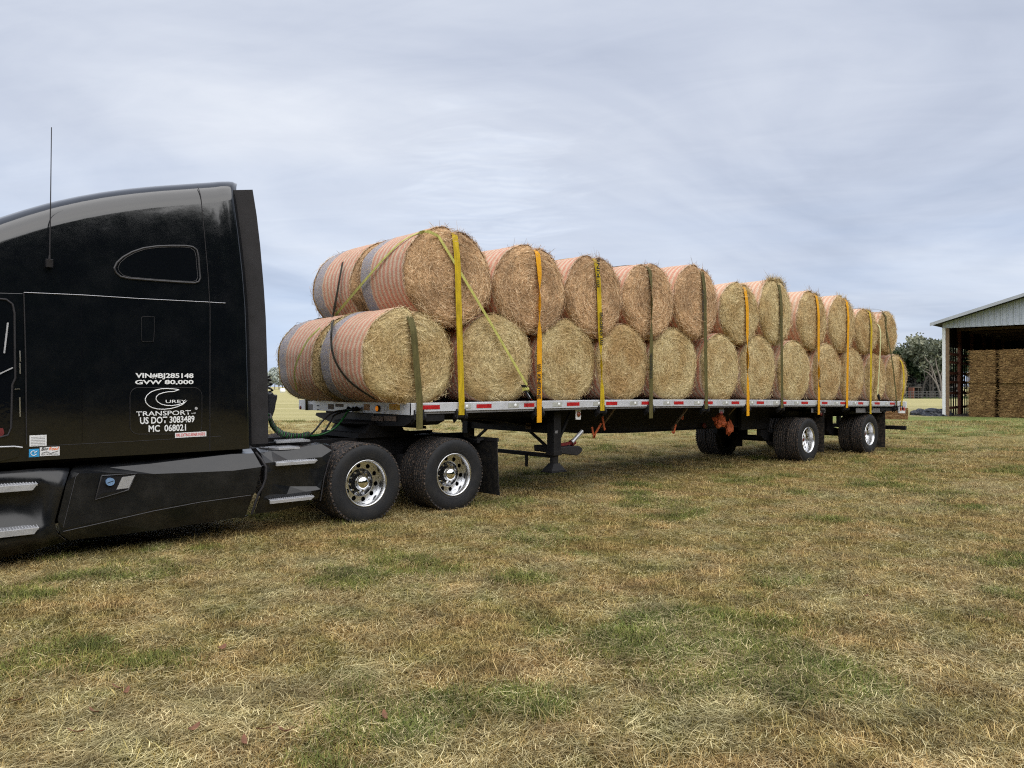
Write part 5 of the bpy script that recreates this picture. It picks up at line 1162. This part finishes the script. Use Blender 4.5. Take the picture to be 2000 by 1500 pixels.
names = [('s_yellow', 'dull yellow strap over the first upper bale, crossed by the thin lime strap'), ('s_amber', 'bright amber strap with black lettering, second upper bale'), ('s_yellow', 'yellow strap with black lettering at its top and middle, third upper bale'),
         ('s_olive', 'thin faded olive strap over the fourth upper bale'), ('s_olive', 'dark olive strap with worn lettering, fifth upper bale'), ('s_amber', 'amber strap over the sixth upper bale'), ('s_olive', 'plain olive strap over the seventh upper bale with the tousled top'),
         ('s_amber', 'amber strap with black lettering over the eighth upper bale'), ('s_amber', 'plain amber strap over the ninth upper bale'), ('s_yellow', 'wide dull amber strap over the tenth upper bale')]
pxs = [(887, 901), (1049, 1053), (1163, 1176), (1268, 1271), (1371, 1379), (1454, 1460.5), (1521, 1527), (1594, 1599), (1653, 1654), (1698, 1700)]
so_ = []
for i in range(10):
    tw = {1: (2.75, 1.25, .30), 3: (2.9, 1.0, .35), 2: (1.9, 1.1, .25), 5: (2.1, 1.1, .3), 7: (1.9, 1.0, .2)}.get(i)
    so_.append(strap(i+1, *pxs[i], names[i][0], names[i][1], bale_top[i]+.01, twist=tw, tailz=.30 if i in (1, 3, 5, 7, 9) else .16))
def sz(px, py): return at(px, py, -.07)
def lett(i, x, y0, y1, **k):
    a, b = sz(x, y0), sz(x, y1); h = k.pop('h', .064); letters(so_[i][0], (a.x+b.x)/2, a.z, b.z, h, **k)
lett(1, 1052.5, 731, 779)
lett(2, 1167.5, 542, 503, txt='KINE', down=False, y=-.078); lett(2, 1174, 655, 610, down=False, y=-.078)
lett(3, 1271, 738, 690, down=False, txt='KINEDYNE', mat='s_dark', logo=False, y=-.078)
lett(4, 1373, 610, 566, down=False, mat='s_dark', y=-.078)
lett(5, 1459, 714, 690, down=False, y=-.078, h=.066); lett(7, 1600.5, 742, 722, down=False, y=-.078, h=.066)
# slanting dark strap and short yellow strap at the tail
def face_strap(pts, mat, label, hw=.045, name='ratchet_strap', wdir=(1, 0, 0), th=.002):
    Q = spline([Vector(p) for p in pts], 5); m = MB(); m.ribbon(Q, [Vector(wdir)*hw]*len(Q), th); o = obj(name, m, M[mat]); tag(o, label, 'strap', 'cargo straps over the hay bales'); return o
a = at(1731, 640, -.03); b = at(1751, 783, -.07)
face_strap([(a.x-.02, 2.58, 1.4), (a.x-.02, 2.4, 3.50), (a.x-.02, .4, 3.52), (a.x-.01, .0, 3.35), a, a.lerp(b, .5)+Vector((0, -.03, 0)), b, b+Vector((0, 0, -.12))], 's_olive', 'dark olive strap slanting down to the rail from the last upper bale', .035); winch(b.x)
a = at(1763, 708, -.03); b = at(1761.5, 783, -.07); zt_ = dz(15.3)+1.13
face_strap([(a.x, 2.58, 1.3), (a.x, 2.35, zt_), (a.x, .3, zt_+.01), (a.x, .05, zt_-.06), (a.x, -.04, zt_-.25), a.lerp(b, .6)+Vector((0, -.04, 0)), b, b+Vector((0, 0, -.12))], 's_yellow', 'short yellow strap over the rearmost lower bale at the tail', .045); winch(b.x)
a = at(1720, 650, -.06); b = at(1714, 772, -.09); o = face_strap([a+Vector((.1, .2, .25)), a, b], 's_pale', 'narrow pale strap ending in a ratchet near the tail of the load', .028)
m = MB(); m.bar(b+Vector((0, -.01, .02)), b+Vector((.08, -.01, -.10)), .04, .05); r0 = obj('ratchet', m, M['black'], o)
# long thin lime strap crossing the first upper bale and the front bracing straps
def bale_hit(px, py, s, z, rx, rz, y0_, y1_, off=.035):
    """point where the sight line meets a bale's round side"""
    u = (px-1000)/F; d = Vector((CT+u*ST, ST-u*CT, -(py-Y0)/F)); o = Vector((CX, CY, CH)); rx += off; rz += off
    A = (d.x/rx)**2+(d.z/rz)**2; B = 2*((o.x-s)*d.x/rx**2+(o.z-z)*d.z/rz**2); C_ = ((o.x-s)/rx)**2+((o.z-z)/rz)**2-1; D_ = B*B-4*A*C_
    if D_ < 0: D_ = 0
    return o+d*((-B-math.sqrt(D_))/(2*A))
u0 = upp[0]; U0 = (u0[0], (u0[2]+u0[3])/2, u0[1], (u0[3]-u0[2])/2); l0 = low[0]; L0 = (l0[0], dz(.6)+.004+l0[2]/2, l0[1]*1.09, l0[2]/2*1.07)
def surf_ribbon(pts3, cyl, hw, mat, label, normals=None):
    Q = spline(pts3, 5); wv = []
    for i, p in enumerate(Q):
        d = (Q[min(i+1, len(Q)-1)]-Q[max(i-1, 0)]).normalized()
        c = cyl(p); w = d.cross(c).normalized()*hw; 
        if wv and w.dot(wv[-1]) < 0: w = -w
        wv.append(w)
    m = MB(); m.ribbon(Q, wv, .0025); o = obj('ratchet_strap', m, M[mat]); tag(o, label, 'strap', 'cargo straps over the hay bales'); return o
rb = at(1029, 752, -.09)
pt_top = Vector((at(852, 452, .0).x, .03, 3.60))
front = [bale_hit(x, y, *U0, 0, 1.2) for x, y in ((783, 473), (750, 505), (715, 545), (685, 580), (655, 616))]
nrm = lambda p: (Vector((p.x-U0[0], 0, p.z-U0[1])).normalized() if p.y > .02 else Vector((0, -1, 0)))
A_ = [rb, rb.lerp(at(940, 600, -.07), .5)+Vector((0, -.0, 0)), at(940, 600, -.07), at(880, 500, -.05), at(856, 461, -.02)]
surf_ribbon(A_, lambda p: Vector((0, -1, 0)), .019, 's_lime', 'thin lime strap running diagonally down the first upper bale to a ratchet')
topc = [at(856, 461, -.02), bale_hit(835, 452, *U0, 0, 1.2, .012), bale_hit(812, 457, *U0, 0, 1.2, .015)]+front
surf_ribbon(topc, nrm, .019, 's_lime', 'lime bracing strap crossing the striped front side of the first upper bales')
low_f = [bale_hit(x, y, *L0, 0, 1.2) for x, y in ((625, 640), (603, 662), (587, 690), (578, 712), (575, 735), (580, 765))]
surf_ribbon(low_f, lambda p: Vector((p.x-L0[0], 0, p.z-L0[1])).normalized(), .018, 's_lime', 'lime strap end curving down the far lower bale at the front of the load')
dk = [bale_hit(x, y, *U0, 0, 1.2) for x, y in ((669, 512), (664, 540), (657, 580), (651, 612))]+[bale_hit(x, y, *L0, 0, 1.2) for x, y in ((648, 640), (647, 665), (650, 690), (660, 715), (680, 742), (705, 762), (735, 782))]
surf_ribbon(dk, lambda p: (Vector((p.x-U0[0], 0, p.z-U0[1])) if p.z > 2.55 else Vector((p.x-L0[0], 0, p.z-L0[1]))).normalized(), .022, 's_dark', 'dark narrow strap curving down the front of the first near lower bale')
rt = thing('strap_ratchet', 'steel ratchet with lime webbing at the foot of the thin diagonal strap', 'ratchet', rb)
m = MB(); q0, q1 = at(1022, 752, -.09), at(1037, 779, -.09)
for o_ in (-.022, .022): m.bar(q0+Vector((o_, 0, 0)), q1+Vector((o_, 0, 0)), .006, .05, up=(0, 1, 0))
obj('frame', m, M['plastic'], rt)
m = MB(); m.cyl(q0.lerp(q1, .3)+Vector((-.045, 0, 0)), q0.lerp(q1, .3)+Vector((.045, 0, 0)), .026, 12); obj('spool', m, M['s_lime'], rt)
m = MB(); m.bar(q0.lerp(q1, .45)+Vector((0, -.03, 0)), q1+Vector((.01, -.03, -.0)), .05, .015, up=(0, 1, 0)); m.bar(q1+Vector((-.03, -.03, .01)), q1+Vector((.035, -.03, .01)), .02, .02); obj('handle', m, M['chrome'], rt)
clean_used()

# ------------------------------------------------------------------ trees
def leaf_quads(cs, rad_, n, size, rg, squash=.8, shade=True):
    """n leaf quads around each cluster centre; returns V, Q, rnd"""
    C_ = np.repeat(np.array(cs), n, 0); m = len(C_); R_ = np.repeat(np.array(rad_), n)
    d = unit(rg.normal(0, 1, (m, 3))); r = rg.random(m)**.45; off = d*(r*R_)[:, None]; off[:, 2] *= squash; P = C_+off
    a = unit(rg.normal(0, 1, (m, 3))); b = unit(np.cross(a, rg.normal(0, 1, (m, 3)))); s = size*(.5+rg.random(m))
    V = np.stack([P-a*s[:, None]*.5-b*s[:, None]*.3, P+a*s[:, None]*.6-b*s[:, None]*.15, P+a*s[:, None]*.4+b*s[:, None]*.35, P-a*s[:, None]*.45+b*s[:, None]*.25], 1).reshape(-1, 3)
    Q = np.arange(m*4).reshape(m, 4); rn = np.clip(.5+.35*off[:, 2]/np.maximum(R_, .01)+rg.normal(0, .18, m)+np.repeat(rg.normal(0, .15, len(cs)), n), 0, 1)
    return V, Q, np.repeat(rn, 4)
def tree(name, label, base, H, mats=('leaf_dark', 'barkdark'), seed=1, lean=(0, 0), spread=.35, trunk_h=.35, forks=5, nleaf=60, leaf=.35, cr=.16, trunk_r=.02, levels=3, group=None, bare=False, cat='tree'):
    rd = random.Random(seed); rg = np.random.default_rng(seed); t = thing(name, label, cat, base, group); mb = MB(); tips = []; base = Vector(base)
    def grow(p, d, L_, r, lv):
        pts = [p]; q = p.copy(); dd = d.copy()
        for k in range(4): dd = (dd+Vector((rd.gauss(0, .10), rd.gauss(0, .10), rd.gauss(.04, .06)))).normalized(); q = q+dd*L_/4; pts.append(q.copy())
        mb.tube(pts, list(np.linspace(r, r*.62, 5)), 6 if lv > 1 else 4, caps=False)
        if lv == 0: tips.append(q); return
        if lv == 1: tips.append(pts[2])
        for k in range(rd.choice((2, 3, 3)) if lv < levels else forks):
            a = rd.random()*2*PI; sp = spread*rd.uniform(.6, 1.5); nd = (dd+Vector((math.cos(a)*sp, math.sin(a)*sp, rd.uniform(-.1, .35)*.5))*1.3).normalized()
            grow(pts[rd.choice((2, 3, 4, 4))] if k else q, nd, L_*rd.uniform(.55, .85), r*.55, lv-1)
    L0_ = H*trunk_h; grow(base.copy(), Vector((lean[0], lean[1], 1)).normalized(), L0_, H*trunk_r, levels)
    zmax = max(p.z for p in tips); k = H*.93/max(zmax, .1)
    mb.v = [(base.x+(v[0]-base.x)*min(k, 1.6), base.y+(v[1]-base.y)*min(k, 1.6), v[2]*k) for v in mb.v]; tips = [Vector((base.x+(p.x-base.x)*min(k, 1.6), base.y+(p.y-base.y)*min(k, 1.6), p.z*k)) for p in tips]
    obj('trunk', mb, M[mats[1]], t, fixn=False)
    cs = [tuple(p) for p in tips]; rr = [H*cr*rd.uniform(.5, 1.2) for _ in cs]
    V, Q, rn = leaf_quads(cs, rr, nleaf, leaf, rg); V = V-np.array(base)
    me = mesh_np('crown', V, Q, rn, M[mats[0]]); link('crown', me, None, t); return t
# right-hand trees between the load and the barn
grp = 'trees beyond the field on the right'
spec = [  # px, distance, top_y, mats, kw
    (1768, 118, 682, ('leaf_dark', 'barkdark'), dict(label='dark green tree just right of the tail of the load', cr=.2, leaf=.45, nleaf=70, spread=.5)),
    (1786, 112, 684, ('leaf_dark', 'barkdark'), dict(label='low dark green tree, second from the load', cr=.2, leaf=.45, nleaf=70, spread=.5)),
    (1800, 104, 664, ('leaf_grey', 'barkdark'), dict(label='tall grey-green tree with ragged open crown behind the pale forked trunk', cr=.13, leaf=.40, nleaf=34, spread=.42, trunk_h=.5)),
    (1822, 108, 656, ('leaf_grey', 'barkdark'), dict(label='tallest grey-green tree standing left of the barn post', cr=.13, leaf=.40, nleaf=38, spread=.45, trunk_h=.45)),
    (1845, 106, 652, ('leaf_grey', 'barkdark'), dict(label='grey-green tree partly hidden by the white barn post', cr=.13, leaf=.40, nleaf=38, spread=.45)),
    (1776, 116, 674, ('leaf_grey', 'barkdark'), dict(label='grey-green tree rising over the dark ones nearest the load', cr=.14, leaf=.42, nleaf=40, spread=.6)),
    (1811, 114, 668, ('leaf_grey', 'barkdark'), dict(label='middle grey-green tree with loose rounded crown', cr=.15, leaf=.42, nleaf=44, spread=.6)),
    (1833, 116, 664, ('leaf_grey', 'barkdark'), dict(label='grey-green tree just left of the barn, behind the leaning one', cr=.15, leaf=.42, nleaf=44, spread=.6)),
    (1735, 120, 690, ('leaf_dark', 'barkdark'), dict(label='dark tree mostly hidden behind the rear bales', cr=.2, leaf=.5, nleaf=60, spread=.5)),
    (1870, 112, 660, ('leaf_dark', 'barkdark'), dict(label='dark tree hidden behind the barn wall', cr=.2, leaf=.5, nleaf=50, spread=.5)),
]
for i, (px, d, ty, mats, kw) in enumerate(spec):
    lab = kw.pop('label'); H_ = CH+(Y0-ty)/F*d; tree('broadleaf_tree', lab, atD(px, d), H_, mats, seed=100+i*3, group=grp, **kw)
# twiggy undergrowth mass below the crowns
V_, Q_, R__ = leaf_quads([tuple(atD(px, d, z)) for px in range(1730, 1870, 8) for d, z in ((110, .8), (114, 2.0), (116, 3.4), (119, 4.6))], [1.6]*(18*4), 190, .42, np.random.default_rng(5), .8)
o = link('undergrowth', mesh_np('undergrowth', V_, Q_, R__, M['twig']), None, None); tag(o, 'grey brush and bare twigs filling the wood edge below the right-hand trees', 'undergrowth', kind='stuff')
# pale leaning tree
t = thing('leaning_tree', 'pale bare tree with forked leaning trunk beside the white barn post', 'tree', atD(1838, 100)); m = MB()
for pts, r in (([(1838, 781), (1835, 765), (1828, 748), (1820, 736), (1812, 728), (1805, 724)], .13), ([(1835, 768), (1830, 750), (1824, 730), (1817, 712), (1808, 700), (1803, 694)], .13), ([(1838, 781), (1839, 760), (1836, 738), (1830, 718), (1827, 700)], .15), ([(1820, 736), (1822, 728), (1815, 715)], .05), ([(1824, 730), (1812, 722), (1800, 716)], .05), ([(1836, 738), (1842, 720), (1846, 700)], .08)):
    P_ = [atD(x, 100, CH-(y-Y0)/F*100) for x, y in pts]; m.tube(P_, list(np.linspace(r, r*.4, len(P_))), 6)
obj('trunk', m, M['bark'], t)
V_, Q_, R__ = leaf_quads([tuple(atD(x, 100, CH-(y-Y0)/F*100)) for x, y in ((1803, 694), (1827, 698), (1846, 700), (1806, 722), (1815, 712), (1800, 716))], [.8]*6, 26, .25, np.random.default_rng(8)); me = mesh_np('crown', V_-np.array(atD(1838, 100)), Q_, R__, M['leaf_grey']); link('crown', me, None, t)
for px in (1816, 1821): 
    t = thing('bare_tree', 'thin straight bare trunk, %s of two at the wood edge' % ('left' if px == 1816 else 'right'), 'tree', atD(px, 101)); m = MB(); p = atD(px, 101); m.tube([p, p+Vector((.05, 0, 2)), p+Vector((-.1, 0, 4)), p+Vector((.1, 0, 5.5))], [.09, .08, .06, .03], 6)
    for k in range(7): q = p+Vector((0, 0, 2+k*.5)); m.tube([q, q+Vector((random.uniform(-.8, .8), random.uniform(-.8, .8), .7))], [.03, .01], 4)
    obj('trunk', m, M['barkdark'], t)
# far hazy trees on the left
for i, (px, d, ty) in enumerate([(500, 430, 728), (514, 420, 726), (527, 425, 727), (536, 380, 725), (545, 400, 722), (553, 430, 721), (562, 420, 723), (574, 430, 720), (590, 420, 722), (606, 430, 724), (470, 430, 722), (440, 420, 725)]):
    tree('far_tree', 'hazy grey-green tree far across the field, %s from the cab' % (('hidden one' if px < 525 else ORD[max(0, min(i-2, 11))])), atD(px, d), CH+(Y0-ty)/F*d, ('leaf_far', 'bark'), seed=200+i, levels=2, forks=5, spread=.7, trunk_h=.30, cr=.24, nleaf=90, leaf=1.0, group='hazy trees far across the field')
# wood on the photographer's side of the field (seen as reflections in the paint)
cs, rr = [], []; rg = np.random.default_rng(3)
for k in range(170):
    a = math.radians(rg.uniform(150, 375)); d = rg.uniform(42, 54); h = rg.uniform(15, 19)*(1+.15*math.sin(k*.7)); x, y = CX+d*math.cos(a), CY+d*math.sin(a)
    if y > -16: continue
    for z in np.linspace(.12, 1, 6)*h: cs.append((x+rg.normal(0, 1), y+rg.normal(0, 1), z*.95)); rr.append(3.6)
V_, Q_, R__ = leaf_quads(cs, rr, 70, 1.3, rg, .8); o = link('woodland', mesh_np('woodland', V_, Q_, R__*.6, M['leaf_dark']), None, None); tag(o, 'dark wood on the near side of the field, mirrored in the black truck paint', 'woodland', kind='stuff')

# ------------------------------------------------------------------ distant small things
p = atD(552, 190); t_ = MB(); t_.lathe([(0, -.55), (.55, -.53), (.6, -.4), (.6, .4), (.55, .53), (0, .55)], (0, 0, .55), 'x', 20); o = obj('far_hay_bale', t_, M['letter'], None, loc=(0, 0, 0), local=True); o.location = p; tag(o, 'tiny pale wrapped round bale far out in the field beside the cab', 'hay bale')
t = thing('field_shelter', 'small dark red open shelter at the wood edge behind the load', 'shelter', atD(1792, 98)); 
def cbox(mb, px0, px1, z0, z1, d, dd=1.2, mi=0):
    a, b = atD(px0, d), atD(px1, d); v = Vector((CT, ST, 0))*dd; mb.prism([a+Vector((0, 0, z0)), b+Vector((0, 0, z0)), b+Vector((0, 0, z1)), a+Vector((0, 0, z1))], v)
for nm, a in (('wall', (1783.5, 1786, 0, 1.45)), ('post', (1794, 1794.8, 0, 1.4)), ('post', (1798.5, 1799.3, 0, 1.4)), ('roof', (1784.5, 1800.5, 1.42, 1.55))):
    m = MB(); cbox(m, *a, 98); obj(nm, m, M['redwood' if nm == 'wall' else 'barkdark'], t)
t = thing('wire_fence', 'low wire fence with grey posts along the wood edge', 'fence', atD(1800, 97)); 
for k in range(12): m = MB(); p = atD(1770+k*8, 97); m.box(p-Vector((.05, .05, 0)), p+Vector((.05, .05, 1.0))); obj('post', m, M['fence'], t)
m = MB(); 
for z in (.3, .5, .7, .9): m.tube([atD(1765, 97, z), atD(1862, 97, z)], .012, 4)
obj('wire', m, M['greyrail'], t)
# black plastic heaps
for i, (x, y, w, h, lab) in enumerate(((1795, 811, .42, .34, 'separate rounded heap of black plastic sheeting left of the larger heap'), (1829, 812, .78, .40, 'larger crumpled heap of black plastic sheeting beside the white barn post'))):
    d = gd(y); p = atD(x, d); m = MB(); bm = bmesh.new(); bmesh.ops.create_icosphere(bm, subdivisions=4, radius=1)
    for v in bm.verts:
        k = 1+.30*noise.noise(v.co*1.5+Vector((i*9, 0, 0)))+.16*noise.noise(v.co*4.5); v.co = Vector((v.co.x*w*k, v.co.y*w*k, max(-.05, v.co.z*h*k+.02)))
    m.add([v.co[:] for v in bm.verts], [[v.index for v in f.verts] for f in bm.faces]); bm.free(); o = obj('plastic_heap', m, M['tarp'], local=True); o.location = p; tag(o, lab, 'plastic heap')
# orange-tan square bale behind the tail
def square_bale(name, W, D_, H_, mat, n=500, seed=0):
    rg = np.random.default_rng(seed); nx, nz = 14, 10; mb = MB(); f = lambda p: (p[0]+.02*noise.noise(Vector(p)*5), p[1]+.025*noise.noise(Vector(p)*4+Vector((5, 0, 0))), p[2]+.015*noise.noise(Vector(p)*4))
    for (a, b, c) in (('x', 'z', -D_/2), ('x', 'z', D_/2)): mb.grid([[f((x, c, z)) for x in np.linspace(-W/2, W/2, nx)] for z in np.linspace(0, H_, nz)])
    for c in (-W/2, W/2): mb.grid([[f((c, y, z)) for y in np.linspace(-D_/2, D_/2, nx)] for z in np.linspace(0, H_, nz)])
    for c in (0, H_): mb.grid([[f((x, y, c)) for y in np.linspace(-D_/2, D_/2, nx)] for x in np.linspace(-W/2, W/2, nx)])
    V0, F0 = np.array(mb.v), np.array(mb.f)
    P = np.stack([rg.uniform(-W/2, W/2-.02, n), np.full(n, -D_/2)-rg.random(n)*.03, rg.uniform(0, H_, n)], 1); D = unit(np.stack([np.sign(rg.normal(0, 1, n)), rg.normal(0, .15, n), rg.normal(0, .18, n)], 1))
    V1, Q1, r1 = strands(P, D, unit(np.stack([0*P[:, 0], -1+0*P[:, 0], rg.normal(0, .4, n)], 1)), .04+rg.random(n)*.16, .002+rg.random(n)*.006, rg.normal(0, .2, n), rg.random(n))
    return mesh_np(name, np.concatenate([V0, V1]), np.concatenate([F0, Q1+len(V0)]), np.concatenate([np.full(len(V0), .2), r1]), M[mat])
M['straw_old'] = straw_mat('weathered_orange_hay', (.08, .035, .014), (.30, .16, .075), (.50, .34, .19))
M['straw_shed'] = straw_mat('stacked_hay', (.05, .028, .010), (.28, .165, .07), (.52, .36, .17))
me = square_bale('square_hay_bale', 1.25, .9, .55, 'straw_old', 500, 3); o = link('square_hay_bale', me, None, None); d = gd(818.5); o.location = atD(1742, d); o.rotation_euler = (0, 0, TH-PI/2-.3); tag(o, 'orange-brown hay bale on the ground behind the trailer tail', 'hay bale')

# ------------------------------------------------------------------ the barn
dA = gd(813.0); A = atD(1841.5, dA); FX = (cw(26.3, 34.2)-cw(23.7, 36.6)).normalized(); DX = Vector((-FX.y, FX.x, 0))
if DX.dot(Vector((CT, ST, 0))) < 0: DX = -DX
def B(k, m_, z): return A+FX*k+DX*m_+Vector((0, 0, z))
barn = thing('hay_barn', 'open-fronted white metal hay barn with low-pitched roof at the right edge', 'barn', A)
EH = (Y0-640)/F*dA+CH; sl = .30; BW, BD = 15.0, 18.0; 
def rz_(k): return EH+.24+sl*min(k, BW-k)
def bb(mb, k0, k1, m0, m1, z0, z1, mi=0):
    return mb.add([B(k0, m0, z0), B(k1, m0, z0), B(k1, m1, z0), B(k0, m1, z0), B(k0, m0, z1), B(k1, m0, z1), B(k1, m1, z1), B(k0, m1, z1)], [(0,3,2,1),(4,5,6,7),(0,1,5,4),(1,2,6,5),(2,3,7,6),(3,0,4,7)], mi)
m = MB()
ks = []; k = 0
while k < BW: ks += [(k, 0), (k+.19, 0), (k+.205, -.065), (k+.235, -.065), (k+.25, 0)]; k += .272
ks = [q for q in ks if q[0] <= BW]
m.grid([[B(k, o_-.03, EH), B(k, o_-.03, rz_(k)-.02)] for k, o_ in ks]); obj('gable_siding', m, M['barnwhite'], barn, solid=.01)
m = MB(); bb(m, -.02, BW, -.045, .0, EH-.035, EH+.0); obj('header_trim', m, M['barnwhite'], barn)
m = MB(); bb(m, 0, BW, .02, .14, EH-.02, EH+.22); obj('header_beam', m, M['wood'], barn)
for k0 in (0, BW-.18): m = MB(); bb(m, k0-.02, k0+.135, -.05, .14, 0, EH-.03); obj('corner_post_trim', m, M['white'], barn, bevel=.01)
for k0 in (.14, BW-.36): m = MB(); bb(m, k0, k0+.15, -.02, .13, 0, EH-.03); obj('corner_post', m, M['wood'], barn)
m = MB()
for a, b in ((-.40, BW/2), (BW/2, BW+.40)):
    za, zb = rz_(max(a, 0))-sl*max(0, -a), rz_(b) if b <= BW else rz_(BW)-sl*(b-BW)
    if a < 0: za = rz_(0)-sl*.40
    m.add([B(a, -.75, za), B(b, -.75, zb), B(b, BD+.5, zb), B(a, BD+.5, za), B(a, -.75, za+.05), B(b, -.75, zb+.05), B(b, BD+.5, zb+.05), B(a, BD+.5, za+.05)], [(0,3,2,1),(4,5,6,7),(0,1,5,4),(1,2,6,5),(2,3,7,6),(3,0,4,7)])
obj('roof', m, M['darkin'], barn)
m = MB()
for a, b in ((-.43, BW/2), (BW/2, BW+.43)):
    za = rz_(0)-sl*.43 if a < 0 else rz_(BW/2); zb = rz_(BW/2) if a < 0 else rz_(BW)-sl*.43
    m.add([B(a, -.80, za-.05), B(b, -.80, zb-.05), B(b, -.757, zb-.05), B(a, -.757, za-.05), B(a, -.80, za+.11), B(b, -.80, zb+.11), B(b, -.757, zb+.11), B(a, -.757, za+.11)], [(0,3,2,1),(4,5,6,7),(0,1,5,4),(1,2,6,5),(2,3,7,6),(3,0,4,7)])
    m.add([B(a, -.80, za+.112), B(b, -.80, zb+.112), B(b, BD+.5, zb+.055), B(a, BD+.5, za+.055)], [(0,1,2,3)])
obj('roof_trim', m, M['roof'], barn)
# left wall: slatted sheets with light between, posts and girts
m = MB(); y_ = .5
while y_ < 6.8:
    m.add([B(0, y_, 0), B(0, y_+.34, 0), B(0, y_+.34, EH+.1), B(0, y_, EH+.1)], [(0, 1, 2, 3)]); y_ += .55
obj('side_wall', m, M['plastic'], barn)
for y_ in np.arange(3.2, BD, 3.2): m = MB(); bb(m, .02, .17, y_, y_+.32, 0, EH); obj('wall_post', m, M['redwood'], barn)
for z in (.35, 1.15, 1.75, 2.25, 2.85, 3.3): 
    m = MB(); bb(m, .0, .05, .2, BD, z, z+.14); obj('girt', m, M['redwood'], barn)
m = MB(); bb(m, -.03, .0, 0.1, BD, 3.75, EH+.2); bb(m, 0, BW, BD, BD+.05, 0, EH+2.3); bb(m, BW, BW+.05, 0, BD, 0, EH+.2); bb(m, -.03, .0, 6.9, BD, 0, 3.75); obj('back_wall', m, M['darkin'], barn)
m = MB(); bb(m, .05, BW-.05, .3, BD-.05, .005, .02); obj('earth_floor', m, simple('dark_earth', (.06, .045, .03), .9, var=.4, vscale=2), barn)
for k in range(1, 6): 
    y_ = k*3.2; m = MB(); m.bar(B(0, y_, rz_(0)-.08), B(BW/2, y_, rz_(BW/2)-.08), .06, .18); m.bar(B(BW/2, y_, rz_(BW/2)-.08), B(BW, y_, rz_(0)-.08), .06, .18); m.bar(B(0, y_, EH+.05), B(BW, y_, EH+.05), .06, .15); obj('roof_truss', m, M['wood'], barn)
sb = [square_bale('stacked', 1.13, 2.3, .84, 'straw_shed', 1700, 10+i) for i in range(3)]
yaw = math.atan2(FX.y, FX.x)
cols = [(1.10, 4, 1), (2.46, 4, 2), (3.82, 4, 3), (5.18, 4, 4)]
rows_n = ['bottom', 'second', 'third', 'top']
for k0, nl, ci in cols:
    for l in range(nl):
        o = bpy.data.objects.new('square_hay_bale', sb[(ci+l) % 3]); COL.objects.link(o); o.location = B(k0+.64, .3+2.3/2-.0+random.uniform(-.05, .12), .02+l*.87); o.rotation_euler = (0, 0, yaw+random.uniform(-.015, .015))
        tag(o, f'{rows_n[l]} brown square hay bale in the {ORD[ci-1]} barn stack from the left', 'hay bale', 'square hay bales stacked in the barn')
